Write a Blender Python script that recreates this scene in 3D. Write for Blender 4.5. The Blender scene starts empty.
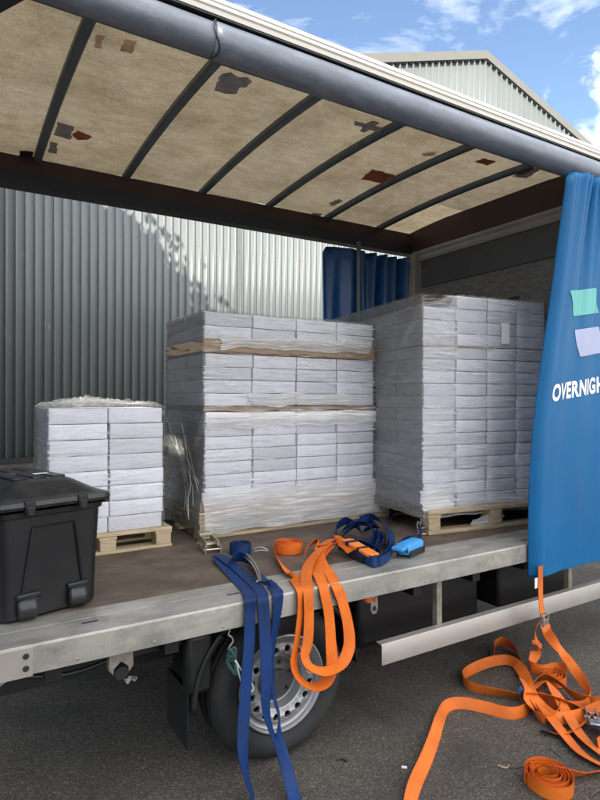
import bpy, bmesh, math, random
from mathutils import Vector, Matrix, noise
random.seed(7)
S = bpy.context.scene
COL = S.collection
R = math.radians
# ------------------------------------------------------------------ helpers
CAMZ = 1.67
FPX = 578.0
TH = R(58.4)
FW = Vector((math.cos(TH), math.sin(TH), 0))
RT = Vector((math.sin(TH), -math.cos(TH), 0))

def ray(px, py):
    return FW + RT * ((px - 300) / FPX) + Vector((0, 0, (400 - py) / FPX))
def on_z(px, py, z):
    d = ray(px, py); t = (z - CAMZ) / d.z
    return Vector((d.x * t, d.y * t, z))
def on_y(px, py, y):
    d = ray(px, py); t = y / d.y
    return Vector((d.x * t, y, CAMZ + d.z * t))
def V(*a): return Vector(a)

def sm(a, b, x):
    t = max(0, min(1, (x-a)/(b-a))); return t*t*(3-2*t)

class MB:
    """collects geometry for ONE mesh object"""
    def __init__(s): s.v = []; s.f = []; s.uv = {}; s.sm = []
    def add(s, vs, fs, uvs=None, smooth=False):
        b = len(s.v); s.v += [tuple(v) for v in vs]
        for i, f in enumerate(fs):
            if uvs: s.uv[len(s.f)] = uvs[i]
            s.f.append([b + k for k in f]); s.sm.append(smooth)
        return s
    def box(s, lo, hi, M=None):
        x0, y0, z0 = lo; x1, y1, z1 = hi
        vs = [Vector(p) for p in ((x0,y0,z0),(x1,y0,z0),(x1,y1,z0),(x0,y1,z0),(x0,y0,z1),(x1,y0,z1),(x1,y1,z1),(x0,y1,z1))]
        if M is not None: vs = [M @ v for v in vs]
        return s.add(vs, [(0,3,2,1),(4,5,6,7),(0,1,5,4),(1,2,6,5),(2,3,7,6),(3,0,4,7)])
    def prism(s, poly, axis, a, b, smooth=False):
        """poly: list of 2-D points; extruded along axis x|y|z from a to b"""
        def mk(p, t):
            return {'x': (t, p[0], p[1]), 'y': (p[0], t, p[1]), 'z': (p[0], p[1], t)}[axis]
        n = len(poly)
        vs = [mk(p, a) for p in poly] + [mk(p, b) for p in poly]
        fs = [(i, (i+1) % n, n + (i+1) % n, n + i) for i in range(n)]
        s.add(vs, fs, smooth=smooth)
        return s.add(vs, [tuple(range(n))[::-1], tuple(range(n, 2*n))])
    def grid(s, P, closed_u=False, closed_v=False, uv=None, smooth=True):
        """P[i][j] -> Vector"""
        n = len(P); m = len(P[0]); vs = [p for r in P for p in r]; fs = []; uvs = []
        for i in range(n if closed_u else n - 1):
            for j in range(m if closed_v else m - 1):
                i2 = (i+1) % n; j2 = (j+1) % m
                fs.append((i*m+j, i2*m+j, i2*m+j2, i*m+j2))
                if uv:
                    uvs.append([uv(i, j), uv(i+1, j), uv(i+1, j+1), uv(i, j+1)])
        return s.add(vs, fs, uvs if uv else None, smooth)
    def tube(s, pts, r, n=10, cap=True):
        pts = [Vector(p) for p in pts]; rows = []; ref = None
        for i, p in enumerate(pts):
            t = (pts[min(i+1, len(pts)-1)] - pts[max(i-1, 0)]).normalized()
            if ref is None:
                ref = t.orthogonal().normalized()
            ref = (ref - t * ref.dot(t)).normalized()
            b = t.cross(ref); rr = r[i] if isinstance(r, (list, tuple)) else r
            rows.append([p + (ref * math.cos(2*math.pi*k/n) + b * math.sin(2*math.pi*k/n)) * rr for k in range(n)])
        s.grid(rows, closed_v=True)
        if cap:
            s.add(rows[0], [tuple(range(n))[::-1]]); s.add(rows[-1], [tuple(range(n))])
        return s
    def lathe(s, prof, c, n=40, axis='y'):
        """prof (radius, offset along axis) about point c"""
        rows = []
        for r, o in prof:
            row = []
            for k in range(n):
                a = 2*math.pi*k/n
                if axis == 'y': row.append(Vector((c[0] + r*math.cos(a), c[1] + o, c[2] + r*math.sin(a))))
                elif axis == 'x': row.append(Vector((c[0] + o, c[1] + r*math.cos(a), c[2] + r*math.sin(a))))
                else: row.append(Vector((c[0] + r*math.cos(a), c[1] + r*math.sin(a), c[2] + o)))
            rows.append(row)
        return s.grid(rows, closed_v=True)
    def build(s, name, mat, parent=None, bevel=0, ang=40, seg=2, solid=0):
        me = bpy.data.meshes.new(name)
        me.from_pydata(s.v, [], s.f)
        if s.uv:
            L = me.uv_layers.new(name='UVMap')
            for fi, p in enumerate(me.polygons):
                u = s.uv.get(fi)
                if u:
                    for k, li in enumerate(p.loop_indices): L.data[li].uv = u[k]
        me.polygons.foreach_set('use_smooth', [bool(b) or bevel > 0 for b in s.sm])
        bm = bmesh.new(); bm.from_mesh(me)
        bmesh.ops.remove_doubles(bm, verts=bm.verts, dist=1e-5)
        bmesh.ops.recalc_face_normals(bm, faces=bm.faces)
        nonman = [e.index for e in bm.edges if len(e.link_faces) > 2]
        bm.to_mesh(me); bm.free()
        me.set_sharp_from_angle(angle=R(ang))
        if nonman:
            at = me.attributes.get('sharp_edge') or me.attributes.new('sharp_edge', 'BOOLEAN', 'EDGE')
            for k in nonman: at.data[k].value = True
        me.materials.append(mat)
        o = bpy.data.objects.new(name, me); COL.objects.link(o)
        if parent is not None:
            o.parent = parent
            o.matrix_parent_inverse = Matrix.Translation(parent.location).inverted() if parent.type == 'EMPTY' else Matrix()
        if bevel:
            m = o.modifiers.new('Bevel', 'BEVEL'); m.width = bevel; m.segments = seg; m.limit_method = 'ANGLE'; m.angle_limit = R(35)
        if solid:
            m = o.modifiers.new('Solid', 'SOLIDIFY'); m.thickness = solid
        return o

def tag(o, label=None, cat=None, group=None, kind=None):
    if label: o['label'] = label
    if cat: o['category'] = cat
    if group: o['group'] = group
    if kind: o['kind'] = kind
    return o
def empty(name, loc, label, cat, group=None):
    o = bpy.data.objects.new(name, None); COL.objects.link(o); o.location = loc; o.empty_display_size = .1
    return tag(o, label, cat, group)

def catmull(P, n=8):
    out = []
    for i in range(len(P) - 1):
        p0 = P[max(i-1, 0)]; p1 = P[i]; p2 = P[i+1]; p3 = P[min(i+2, len(P)-1)]
        for k in range(n):
            t = k / n
            out.append(.5 * ((2*p1) + (p2-p0)*t + (2*p0 - 5*p1 + 4*p2 - p3)*t*t + (3*p1 - p0 - 3*p2 + p3)*t*t*t))
    out.append(P[-1].copy())
    return out

def ribbon(mb, ctrl, w=.055, th=.0024, n=8):
    """ctrl: list of (point, width direction); direction 'f' flat, 'e' on edge, number = tilt in degrees, or a Vector"""
    P = [c[0] for c in ctrl]; Wd = []
    for i, c in enumerate(ctrl):
        T = (P[min(i+1, len(P)-1)] - P[max(i-1, 0)])
        side = Vector((T.y, -T.x, 0))
        side = side.normalized() if side.length > 1e-6 else Vector((1, 0, 0))
        m = c[1]
        if isinstance(m, Vector): d = m.normalized()
        else:
            a = 0 if m == 'f' else (90 if m == 'e' else m)
            d = side * math.cos(R(a)) + Vector((0, 0, 1)) * math.sin(R(a))
        if Wd and d.dot(Wd[-1]) < 0 and not isinstance(m, Vector): d = -d
        Wd.append(d)
    Q = catmull(P, n); W = catmull(Wd, n)
    rows = []; L = 0; Ls = []
    for i, q in enumerate(Q):
        T = (Q[min(i+1, len(Q)-1)] - Q[max(i-1, 0)]).normalized()
        d = W[i] - T * W[i].dot(T)
        d = d.normalized() if d.length > 1e-4 else W[i].normalized()
        nn = T.cross(d).normalized()
        if i: L += (q - Q[i-1]).length
        Ls.append(L)
        a = q + d*w/2; b = q - d*w/2
        rows.append([a + nn*th/2, q + nn*th*.62, b + nn*th/2, b - nn*th/2, q - nn*th*.62, a - nn*th/2])
    us = [0, .5, 1, 1, .5, 0, 0]
    mb.grid(rows, closed_v=True, uv=lambda i, j: (us[j], Ls[min(i, len(Ls)-1)] * 18))
    mb.add(rows[0], [(0,1,2,3,4,5)]); mb.add(rows[-1], [(5,4,3,2,1,0)])
    return mb

def coil(mb, c, r0, r1, turns, w, th=.0024, jit=.002, tilt=(0, 0), start=0, mid=None, rnd=random):
    """spiral of webbing standing on edge"""
    pts = []; N = int(turns * 26)
    M = Matrix.Rotation(tilt[0], 3, 'X') @ Matrix.Rotation(tilt[1], 3, 'Y')
    rows = []
    for i in range(N + 1):
        t = i / N; a = start + t * turns * 2*math.pi
        r = r0 + (r1 - r0)*t + jit*math.sin(a*2.3 + 1) + jit*math.sin(a*.9)
        dz = .004*math.sin(a*.37)
        q = Vector((r*math.cos(a), r*math.sin(a), w/2 + dz)); nn = Vector((math.cos(a), math.sin(a), 0))
        row = [q + Vector((0,0,w/2)) + nn*th/2, q - Vector((0,0,w/2)) + nn*th/2, q - Vector((0,0,w/2)) - nn*th/2, q + Vector((0,0,w/2)) - nn*th/2]
        rows.append([Vector(c) + M @ p for p in row])
    mb.grid(rows, closed_v=True, uv=lambda i, j: ((0, 1, 1, 0, 0)[j], i*.15))
    mb.add(rows[0], [(0,1,2,3)]); mb.add(rows[-1], [(3,2,1,0)])
    return rows[-1]

# ------------------------------------------------------------------ materials
def newmat(name):
    m = bpy.data.materials.new(name); m.use_nodes = True
    nt = m.node_tree; nt.nodes.clear()
    out = nt.nodes.new('ShaderNodeOutputMaterial')
    return m, nt, out
def N(nt, t, **kw):
    n = nt.nodes.new(t)
    for k, v in kw.items():
        if k in n.inputs: n.inputs[k].default_value = v
        else: setattr(n, k, v)
    return n
def L(nt, a, b): nt.links.new(a, b)
def ramp(nt, src, stops):
    r = nt.nodes.new('ShaderNodeValToRGB'); e = r.color_ramp.elements
    while len(e) < len(stops): e.new(.5)
    for i, (p, c) in enumerate(stops):
        e[i].position = p; e[i].color = (*c, 1) if len(c) == 3 else c
    L(nt, src, r.inputs[0]); return r
def c3(c): return (c[0], c[1], c[2], 1)

def mat(name, base, rough=.6, metal=0, var=.25, vscale=6, stretch=(1,1,1), dirt=None, dirt_scale=3, dirt_amt=.5,
        bump=.0, bscale=80, spec=.5, rnd=0, coat=0, fine=None):
    """Principled surface: base colour broken up by noise, optional dirt patches and bump"""
    m, nt, out = newmat(name)
    p = N(nt, 'ShaderNodeBsdfPrincipled'); p.inputs['Metallic'].default_value = metal
    p.inputs['Specular IOR Level'].default_value = spec
    if coat: p.inputs['Coat Weight'].default_value = coat
    tc = N(nt, 'ShaderNodeTexCoord'); mp = N(nt, 'ShaderNodeMapping'); mp.inputs['Scale'].default_value = stretch
    L(nt, tc.outputs['Object'], mp.inputs['Vector'])
    n1 = N(nt, 'ShaderNodeTexNoise', Scale=vscale, Detail=6, Roughness=.6); L(nt, mp.outputs[0], n1.inputs['Vector'])
    lo = tuple(max(0, c*(1-var)) for c in base); hi = tuple(min(1, c*(1+var)) for c in base)
    cur = ramp(nt, n1.outputs['Fac'], [(.3, lo), (.7, hi)]).outputs[0]
    if dirt:
        n2 = N(nt, 'ShaderNodeTexNoise', Scale=dirt_scale, Detail=8, Roughness=.7); L(nt, mp.outputs[0], n2.inputs['Vector'])
        f = ramp(nt, n2.outputs['Fac'], [(.45, (0,0,0)), (.7, (dirt_amt,)*3)])
        mx = N(nt, 'ShaderNodeMixRGB'); L(nt, f.outputs[0], mx.inputs[0]); L(nt, cur, mx.inputs[1]); mx.inputs[2].default_value = c3(dirt)
        cur = mx.outputs[0]
    if fine:
        n4 = N(nt, 'ShaderNodeTexNoise', Scale=fine[0], Detail=2); L(nt, tc.outputs['Object'], n4.inputs['Vector'])
        f4 = ramp(nt, n4.outputs['Fac'], [(.3, (1-fine[1],)*3), (.7, (1+fine[1],)*3)])
        mx = N(nt, 'ShaderNodeMixRGB', blend_type='MULTIPLY'); mx.inputs[0].default_value = 1
        L(nt, cur, mx.inputs[1]); L(nt, f4.outputs[0], mx.inputs[2]); cur = mx.outputs[0]
    if rnd:
        oi = N(nt, 'ShaderNodeObjectInfo')
        hs = N(nt, 'ShaderNodeHueSaturation'); mr = N(nt, 'ShaderNodeMapRange'); mr.inputs[3].default_value = 1-rnd; mr.inputs[4].default_value = 1+rnd*.4
        L(nt, oi.outputs['Random'], mr.inputs[0]); L(nt, mr.outputs[0], hs.inputs['Value']); L(nt, cur, hs.inputs['Color']); cur = hs.outputs[0]
    L(nt, cur, p.inputs['Base Color'])
    rr = N(nt, 'ShaderNodeMapRange'); rr.inputs[3].default_value = max(0, rough-.12); rr.inputs[4].default_value = min(1, rough+.12)
    L(nt, n1.outputs['Fac'], rr.inputs[0]); L(nt, rr.outputs[0], p.inputs['Roughness'])
    if bump:
        n3 = N(nt, 'ShaderNodeTexNoise', Scale=bscale, Detail=4); L(nt, mp.outputs[0], n3.inputs['Vector'])
        b = N(nt, 'ShaderNodeBump', Strength=bump, Distance=.01); L(nt, n3.outputs['Fac'], b.inputs['Height']); L(nt, b.outputs[0], p.inputs['Normal'])
    L(nt, p.outputs[0], out.inputs[0])
    return m

def mat_asphalt():
    m, nt, out = newmat('asphalt'); p = N(nt, 'ShaderNodeBsdfPrincipled')
    tc = N(nt, 'ShaderNodeTexCoord')
    v = N(nt, 'ShaderNodeTexVoronoi', Scale=150); L(nt, tc.outputs['Object'], v.inputs['Vector'])
    v2 = N(nt, 'ShaderNodeTexVoronoi', Scale=330); L(nt, tc.outputs['Object'], v2.inputs['Vector'])
    n = N(nt, 'ShaderNodeTexNoise', Scale=1.3, Detail=8, Roughness=.65); L(nt, tc.outputs['Object'], n.inputs['Vector'])
    sep = N(nt, 'ShaderNodeSeparateColor'); L(nt, v.outputs['Color'], sep.inputs[0])
    st = ramp(nt, sep.outputs[0], [(0, (.062,.053,.042)), (.55, (.112,.097,.078)), (.88, (.150,.132,.109)), (1, (.25,.222,.187))])
    big = ramp(nt, n.outputs['Fac'], [(.3, (.72,.72,.72)), (.7, (1.2,1.18,1.15))])
    mx = N(nt, 'ShaderNodeMixRGB', blend_type='MULTIPLY'); mx.inputs[0].default_value = 1
    L(nt, st.outputs[0], mx.inputs[1]); L(nt, big.outputs[0], mx.inputs[2])
    # oily stains
    n2 = N(nt, 'ShaderNodeTexNoise', Scale=1.7, Detail=6); L(nt, tc.outputs['Object'], n2.inputs['Vector'])
    f2 = ramp(nt, n2.outputs['Fac'], [(.55, (0,0,0)), (.68, (.55,.55,.55))])
    mx2 = N(nt, 'ShaderNodeMixRGB'); L(nt, f2.outputs[0], mx2.inputs[0]); L(nt, mx.outputs[0], mx2.inputs[1]); mx2.inputs[2].default_value = (.038,.035,.031,1)
    L(nt, mx2.outputs[0], p.inputs['Base Color']); p.inputs['Roughness'].default_value = .8
    ad = N(nt, 'ShaderNodeMath', operation='ADD'); L(nt, v.outputs['Distance'], ad.inputs[0]); L(nt, v2.outputs['Distance'], ad.inputs[1])
    b = N(nt, 'ShaderNodeBump', Strength=.9, Distance=.006); b.invert = True; L(nt, ad.outputs[0], b.inputs['Height']); L(nt, b.outputs[0], p.inputs['Normal'])
    L(nt, p.outputs[0], out.inputs[0]); return m

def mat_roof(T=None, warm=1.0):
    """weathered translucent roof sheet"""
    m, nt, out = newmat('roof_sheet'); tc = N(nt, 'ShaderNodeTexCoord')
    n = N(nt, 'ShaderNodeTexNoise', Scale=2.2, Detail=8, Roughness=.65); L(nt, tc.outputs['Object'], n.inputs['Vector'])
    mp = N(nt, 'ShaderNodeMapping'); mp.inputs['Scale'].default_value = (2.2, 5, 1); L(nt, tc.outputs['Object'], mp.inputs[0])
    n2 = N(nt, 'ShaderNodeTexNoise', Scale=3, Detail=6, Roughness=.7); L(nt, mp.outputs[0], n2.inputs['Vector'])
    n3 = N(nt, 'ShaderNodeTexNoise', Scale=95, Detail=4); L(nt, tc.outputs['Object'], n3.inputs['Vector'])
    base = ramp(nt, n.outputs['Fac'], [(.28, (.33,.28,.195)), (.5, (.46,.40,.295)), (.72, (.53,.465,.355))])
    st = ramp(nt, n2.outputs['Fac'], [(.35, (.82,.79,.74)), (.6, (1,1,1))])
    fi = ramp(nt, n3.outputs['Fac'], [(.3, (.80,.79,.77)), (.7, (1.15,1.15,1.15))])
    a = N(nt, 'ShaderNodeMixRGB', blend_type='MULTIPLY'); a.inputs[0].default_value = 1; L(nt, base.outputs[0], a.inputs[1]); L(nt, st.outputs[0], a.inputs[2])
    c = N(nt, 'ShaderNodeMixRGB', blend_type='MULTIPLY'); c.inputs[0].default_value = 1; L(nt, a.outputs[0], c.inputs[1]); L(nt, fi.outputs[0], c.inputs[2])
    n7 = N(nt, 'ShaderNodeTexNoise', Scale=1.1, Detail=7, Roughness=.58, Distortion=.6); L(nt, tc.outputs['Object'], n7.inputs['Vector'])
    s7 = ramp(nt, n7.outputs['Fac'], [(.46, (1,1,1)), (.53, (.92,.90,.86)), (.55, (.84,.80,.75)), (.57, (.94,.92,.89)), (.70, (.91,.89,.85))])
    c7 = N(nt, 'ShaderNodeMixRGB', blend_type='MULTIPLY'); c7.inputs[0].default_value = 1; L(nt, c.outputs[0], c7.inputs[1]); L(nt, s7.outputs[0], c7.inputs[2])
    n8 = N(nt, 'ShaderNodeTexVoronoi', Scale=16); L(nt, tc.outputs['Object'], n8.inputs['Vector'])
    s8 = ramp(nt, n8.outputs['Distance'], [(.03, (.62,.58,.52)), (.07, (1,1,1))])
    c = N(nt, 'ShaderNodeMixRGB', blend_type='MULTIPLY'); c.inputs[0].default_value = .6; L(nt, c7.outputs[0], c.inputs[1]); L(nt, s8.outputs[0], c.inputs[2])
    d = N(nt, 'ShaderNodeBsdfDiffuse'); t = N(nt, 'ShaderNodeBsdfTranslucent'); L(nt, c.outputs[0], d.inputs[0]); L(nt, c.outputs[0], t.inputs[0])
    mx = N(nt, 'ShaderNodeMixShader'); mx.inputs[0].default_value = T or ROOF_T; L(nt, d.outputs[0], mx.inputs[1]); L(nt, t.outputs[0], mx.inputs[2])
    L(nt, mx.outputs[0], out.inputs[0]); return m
ROOF_T = .19

def mat_thin(name, col, tr):
    m, nt, out = newmat(name); tc = N(nt, 'ShaderNodeTexCoord')
    n = N(nt, 'ShaderNodeTexNoise', Scale=22, Detail=5, Roughness=.7); L(nt, tc.outputs['Object'], n.inputs['Vector'])
    r = ramp(nt, n.outputs['Fac'], [(.3, tuple(c*.7 for c in col)), (.7, tuple(min(1, c*1.3) for c in col))])
    d = N(nt, 'ShaderNodeBsdfDiffuse'); t = N(nt, 'ShaderNodeBsdfTranslucent'); L(nt, r.outputs[0], d.inputs[0]); L(nt, r.outputs[0], t.inputs[0])
    mx = N(nt, 'ShaderNodeMixShader'); mx.inputs[0].default_value = tr; L(nt, d.outputs[0], mx.inputs[1]); L(nt, t.outputs[0], mx.inputs[2])
    L(nt, mx.outputs[0], out.inputs[0]); return m

def mat_film(name, lo, hi, tint=(.90,.905,.93), su=3, sv=55, rough=.22, gl=.30):
    """clear stretch film: see-through between glossy horizontal creases whose milky white also paints glints"""
    m, nt, out = newmat(name); tc = N(nt, 'ShaderNodeTexCoord')
    def streak(a, b, rot, detail=5):
        mp = N(nt, 'ShaderNodeMapping'); mp.inputs['Scale'].default_value = (a, b, 1); mp.inputs['Rotation'].default_value = (0, 0, R(rot))
        L(nt, tc.outputs['UV'], mp.inputs[0])
        n = N(nt, 'ShaderNodeTexNoise', Scale=1, Detail=detail, Roughness=.6, Distortion=.3); L(nt, mp.outputs[0], n.inputs['Vector']); return n.outputs['Fac']
    s1 = streak(su*1.7, sv, 5); s2 = streak(su*1.2, sv*1.6, -6); s3 = streak(1.2, 3, 0, 3)
    mul = N(nt, 'ShaderNodeMath', operation='MULTIPLY'); L(nt, s1, mul.inputs[0]); L(nt, s2, mul.inputs[1])
    f = ramp(nt, mul.outputs[0], [(.235, (0,0,0)), (.29, (.4,)*3), (.35, (1,1,1))])  # white streaks paint in specular glints as well as milky film
    pat = ramp(nt, s3, [(.35, (.25,)*3), (.65, (1,1,1))])
    fm = N(nt, 'ShaderNodeMath', operation='MULTIPLY'); L(nt, f.outputs[0], fm.inputs[0]); L(nt, pat.outputs[0], fm.inputs[1])
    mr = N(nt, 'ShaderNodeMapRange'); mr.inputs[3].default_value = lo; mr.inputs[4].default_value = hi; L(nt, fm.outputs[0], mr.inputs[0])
    tr = N(nt, 'ShaderNodeBsdfTransparent'); tr.inputs[0].default_value = (.97,.97,.97,1)
    d = N(nt, 'ShaderNodeBsdfDiffuse'); d.inputs[0].default_value = c3(tint)
    g = N(nt, 'ShaderNodeBsdfGlossy'); g.inputs['Roughness'].default_value = rough; g.inputs[0].default_value = (.95,.95,.95,1)
    tl = N(nt, 'ShaderNodeBsdfTranslucent'); tl.inputs[0].default_value = c3(tint)
    bsum = N(nt, 'ShaderNodeMath', operation='ADD'); L(nt, s1, bsum.inputs[0]); L(nt, s2, bsum.inputs[1])
    b = N(nt, 'ShaderNodeBump', Strength=1.0, Distance=.03); L(nt, bsum.outputs[0], b.inputs['Height'])
    L(nt, b.outputs[0], g.inputs['Normal'])
    b2 = N(nt, 'ShaderNodeBump', Strength=.25, Distance=.008); L(nt, bsum.outputs[0], b2.inputs['Height'])
    for x in (d, tl): L(nt, b2.outputs[0], x.inputs['Normal'])
    a = N(nt, 'ShaderNodeMixShader'); a.inputs[0].default_value = .2; L(nt, d.outputs[0], a.inputs[1]); L(nt, tl.outputs[0], a.inputs[2])
    e = N(nt, 'ShaderNodeMixShader'); e.inputs[0].default_value = gl; L(nt, a.outputs[0], e.inputs[1]); L(nt, g.outputs[0], e.inputs[2])
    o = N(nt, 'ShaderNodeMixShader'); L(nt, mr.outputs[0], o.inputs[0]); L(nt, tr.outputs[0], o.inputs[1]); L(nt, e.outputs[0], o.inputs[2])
    L(nt, o.outputs[0], out.inputs[0]); return m

def mat_web(name, col, edge):
    """woven polyester webbing"""
    m, nt, out = newmat(name); p = N(nt, 'ShaderNodeBsdfPrincipled'); tc = N(nt, 'ShaderNodeTexCoord')
    sp = N(nt, 'ShaderNodeSeparateXYZ'); L(nt, tc.outputs['UV'], sp.inputs[0])
    n = N(nt, 'ShaderNodeTexNoise', Scale=14, Detail=6); L(nt, tc.outputs['Object'], n.inputs['Vector'])
    base = ramp(nt, n.outputs['Fac'], [(.3, tuple(c*.72 for c in col)), (.7, tuple(min(1, c*1.12) for c in col))])
    ed = ramp(nt, sp.outputs[0], [(0, (1,1,1)), (.1, (0,0,0)), (.9, (0,0,0)), (1, (1,1,1))])
    mx = N(nt, 'ShaderNodeMixRGB'); L(nt, ed.outputs[0], mx.inputs[0]); L(nt, base.outputs[0], mx.inputs[1]); mx.inputs[2].default_value = c3(edge)
    n5 = N(nt, 'ShaderNodeTexNoise', Scale=7, Detail=8, Roughness=.7); L(nt, tc.outputs['Object'], n5.inputs['Vector'])
    g5 = ramp(nt, n5.outputs['Fac'], [(.42, (1,1,1)), (.72, (.50,.47,.45))])
    w5 = N(nt, 'ShaderNodeTexWave', Scale=2.5); w5.bands_direction = 'X'; L(nt, tc.outputs['UV'], w5.inputs['Vector'])
    g6 = ramp(nt, w5.outputs['Fac'], [(0, (.84,.84,.84)), (.35, (1,1,1))])
    m5 = N(nt, 'ShaderNodeMixRGB', blend_type='MULTIPLY'); m5.inputs[0].default_value = 1; L(nt, mx.outputs[0], m5.inputs[1]); L(nt, g5.outputs[0], m5.inputs[2])
    m6 = N(nt, 'ShaderNodeMixRGB', blend_type='MULTIPLY'); m6.inputs[0].default_value = 1; L(nt, m5.outputs[0], m6.inputs[1]); L(nt, g6.outputs[0], m6.inputs[2])
    L(nt, m6.outputs[0], p.inputs['Base Color']); p.inputs['Roughness'].default_value = .52
    p.inputs['Specular IOR Level'].default_value = .3
    w = N(nt, 'ShaderNodeTexWave', Scale=9, Distortion=1.2); w.bands_direction = 'DIAGONAL'; L(nt, tc.outputs['UV'], w.inputs['Vector'])
    b = N(nt, 'ShaderNodeBump', Strength=.35, Distance=.002); L(nt, w.outputs['Fac'], b.inputs['Height']); L(nt, b.outputs[0], p.inputs['Normal'])
    L(nt, p.outputs[0], out.inputs[0]); return m

def mat_leaf():
    m, nt, out = newmat('leaf'); oi = N(nt, 'ShaderNodeNewGeometry')
    r = ramp(nt, oi.outputs['Random Per Island'], [(0, (.03,.06,.015)), (1, (.08,.13,.03))])
    d = N(nt, 'ShaderNodeBsdfDiffuse'); t = N(nt, 'ShaderNodeBsdfTranslucent'); L(nt, r.outputs[0], d.inputs[0]); L(nt, r.outputs[0], t.inputs[0])
    mx = N(nt, 'ShaderNodeMixShader'); mx.inputs[0].default_value = .3; L(nt, d.outputs[0], mx.inputs[1]); L(nt, t.outputs[0], mx.inputs[2])
    L(nt, mx.outputs[0], out.inputs[0]); return m

M = {}
M['asphalt'] = mat_asphalt()
M['clad'] = mat('cladding', (.158,.180,.186), .45, var=.07, vscale=1.5, dirt=(.14,.145,.14), dirt_scale=1.2, dirt_amt=.35, stretch=(1,1,.35))
M['flash'] = mat('flashing', (.17,.17,.155), .5, var=.08, vscale=2)
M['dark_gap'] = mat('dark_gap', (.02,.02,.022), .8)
M['plinth'] = mat('plinth_brick', (.10,.085,.075), .85, var=.3, vscale=8, bump=.4)
M['wroof'] = mat('warehouse_roof', (.22,.22,.21), .6)
M['caster_pale'] = mat('caster_bounce_white', (.78,.77,.74), .85, var=.25, vscale=5)  # pale so the added shade caster bounces fill light
M['alu'] = mat('worn_alu', (.37,.352,.315), .45, metal=.35, var=.14, vscale=4, stretch=(1,1.6,1.6), dirt=(.13,.122,.108), dirt_scale=5, dirt_amt=.75, bump=.06, bscale=40, fine=(150, .05))
M['alu_clean'] = mat('clean_alu', (.36,.33,.295), .42, metal=.35, var=.08, vscale=6, dirt=(.25,.22,.2), dirt_amt=.3)
M['ply'] = mat('floor_ply', (.098,.070,.050), .66, var=.35, vscale=5, stretch=(1,1.5,1), dirt=(.26,.21,.165), dirt_scale=4, dirt_amt=.45, bump=.35, bscale=60, fine=(160,.25))
M['dash'] = mat('dark_steel', (.012,.013,.015), .55, var=.3)
M['chassis'] = mat('chassis_black', (.004,.004,.005), .6, var=.4, vscale=8)
M['rail_red'] = mat('oxide_red_rail', (.040,.020,.022), .6, var=.25)  # maroon, darkened in the colour for the far rail's shade
M['navy'] = mat('navy_rail', (.010,.015,.030), .5, var=.2)  # navy with the far rail's deep shade in its colour
M['valance'] = mat('blue_grey_pvc', (.115,.138,.175), .38, var=.10, vscale=5, stretch=(1,3,3), dirt=(.27,.30,.35), dirt_scale=7, dirt_amt=.35, fine=(150,.06))
M['white_alu'] = mat('white_trim', (.42,.415,.40), .4, var=.05, dirt=(.5,.49,.45), dirt_scale=5, dirt_amt=.4, stretch=(1,6,6))
M['bow'] = mat('bow_steel', (.075,.10,.13), .45, metal=.2, var=.2, vscale=10, dirt=(.16,.17,.18), dirt_scale=12, dirt_amt=.4)
M['roof'] = mat_roof()
M['roof_translucent'] = mat_roof(.34)
M['patch_grey'] = mat_thin('patch_grey', (.46,.46,.49), .66)
M['patch_rust'] = mat_thin('patch_rust', (.46,.22,.16), .64)
M['patch_mauve'] = mat_thin('patch_mauve', (.80,.66,.62), .72)
M['bulk'] = mat('bulkhead_grey', (.30,.31,.34), .55, var=.15, dirt=(.10,.10,.11), dirt_amt=.5)
M['bulk_dark'] = mat('bulkhead_dark', (.055,.062,.080), .6, var=.2)
M['bulk_ply'] = mat('bulkhead_ply', (.115,.115,.12), .7, var=.2, stretch=(1,2,9), dirt=(.24,.235,.23), dirt_scale=6, dirt_amt=.5)
M['post'] = mat('corner_post', (.34,.34,.34), .4, metal=.5, var=.15)
M['curtain'] = mat('curtain_pvc', (.003,.116,.295), .46, var=.10, vscale=3, spec=.3, dirt=(.012,.075,.19), dirt_scale=2.5, dirt_amt=.45, bump=.22, bscale=9, stretch=(1,1,.45), fine=(260,.04))
M['curtain_far'] = mat('curtain_pvc_painted_shade', (.006,.06,.20), .4, var=.2)  # darker copy of the curtain blue, far-side shade put into the colour
M['mint'] = mat('mint_print', (.12,.46,.43), .45, var=.06)
M['lav'] = mat('lilac_print', (.38,.42,.60), .45, var=.06)
M['white_print'] = mat('white_print', (.82,.83,.84), .45, var=.04)
M['carton'] = mat('white_carton', (.66,.665,.72), .55, var=.06, vscale=9, rnd=.22, fine=(60,.03))  # white card, with the blue cast of skylight put into the colour
M['card'] = mat('brown_card', (.30,.215,.14), .8, var=.2, vscale=12, stretch=(1,1,4))
M['wood'] = mat('pallet_wood', (.50,.40,.26), .75, var=.22, vscale=6, stretch=(1,9,9), dirt=(.24,.18,.11), dirt_scale=5, dirt_amt=.5, bump=.3, bscale=50)
M['wood_dull'] = mat('pallet_wood_dull', (.42,.32,.20), .8, var=.25, vscale=6, stretch=(1,9,9), dirt=(.2,.15,.1), dirt_scale=5, dirt_amt=.5, bump=.3, bscale=50)
M['film'] = mat_film('stretch_film', .04, .97, tint=(.96,.96,.97), rough=.10, gl=.32)
M['film_dense'] = mat_film('bunched_film', .48, 1.0, tint=(.95,.95,.95), su=2.5, sv=70, rough=.10, gl=.34)
M['film_mid'] = mat_film('thin_bunched_film', .16, .97, tint=(.95,.95,.96), su=2.5, sv=60, rough=.10, gl=.32)
M['film_side'] = mat_film('stretch_film_grey', .62, .86, tint=(.15,.152,.148), su=2.2, sv=22, rough=.2, gl=.30)  # darker and more opaque than the front film
M['film_top'] = mat_film('crumpled_film', .25, .95, tint=(.90,.88,.80), su=18, sv=26, rough=.14, gl=.4)
M['bin'] = mat('black_plastic', (.006,.0065,.008), .42, var=.2, vscale=4, bump=.05, bscale=400)
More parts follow.
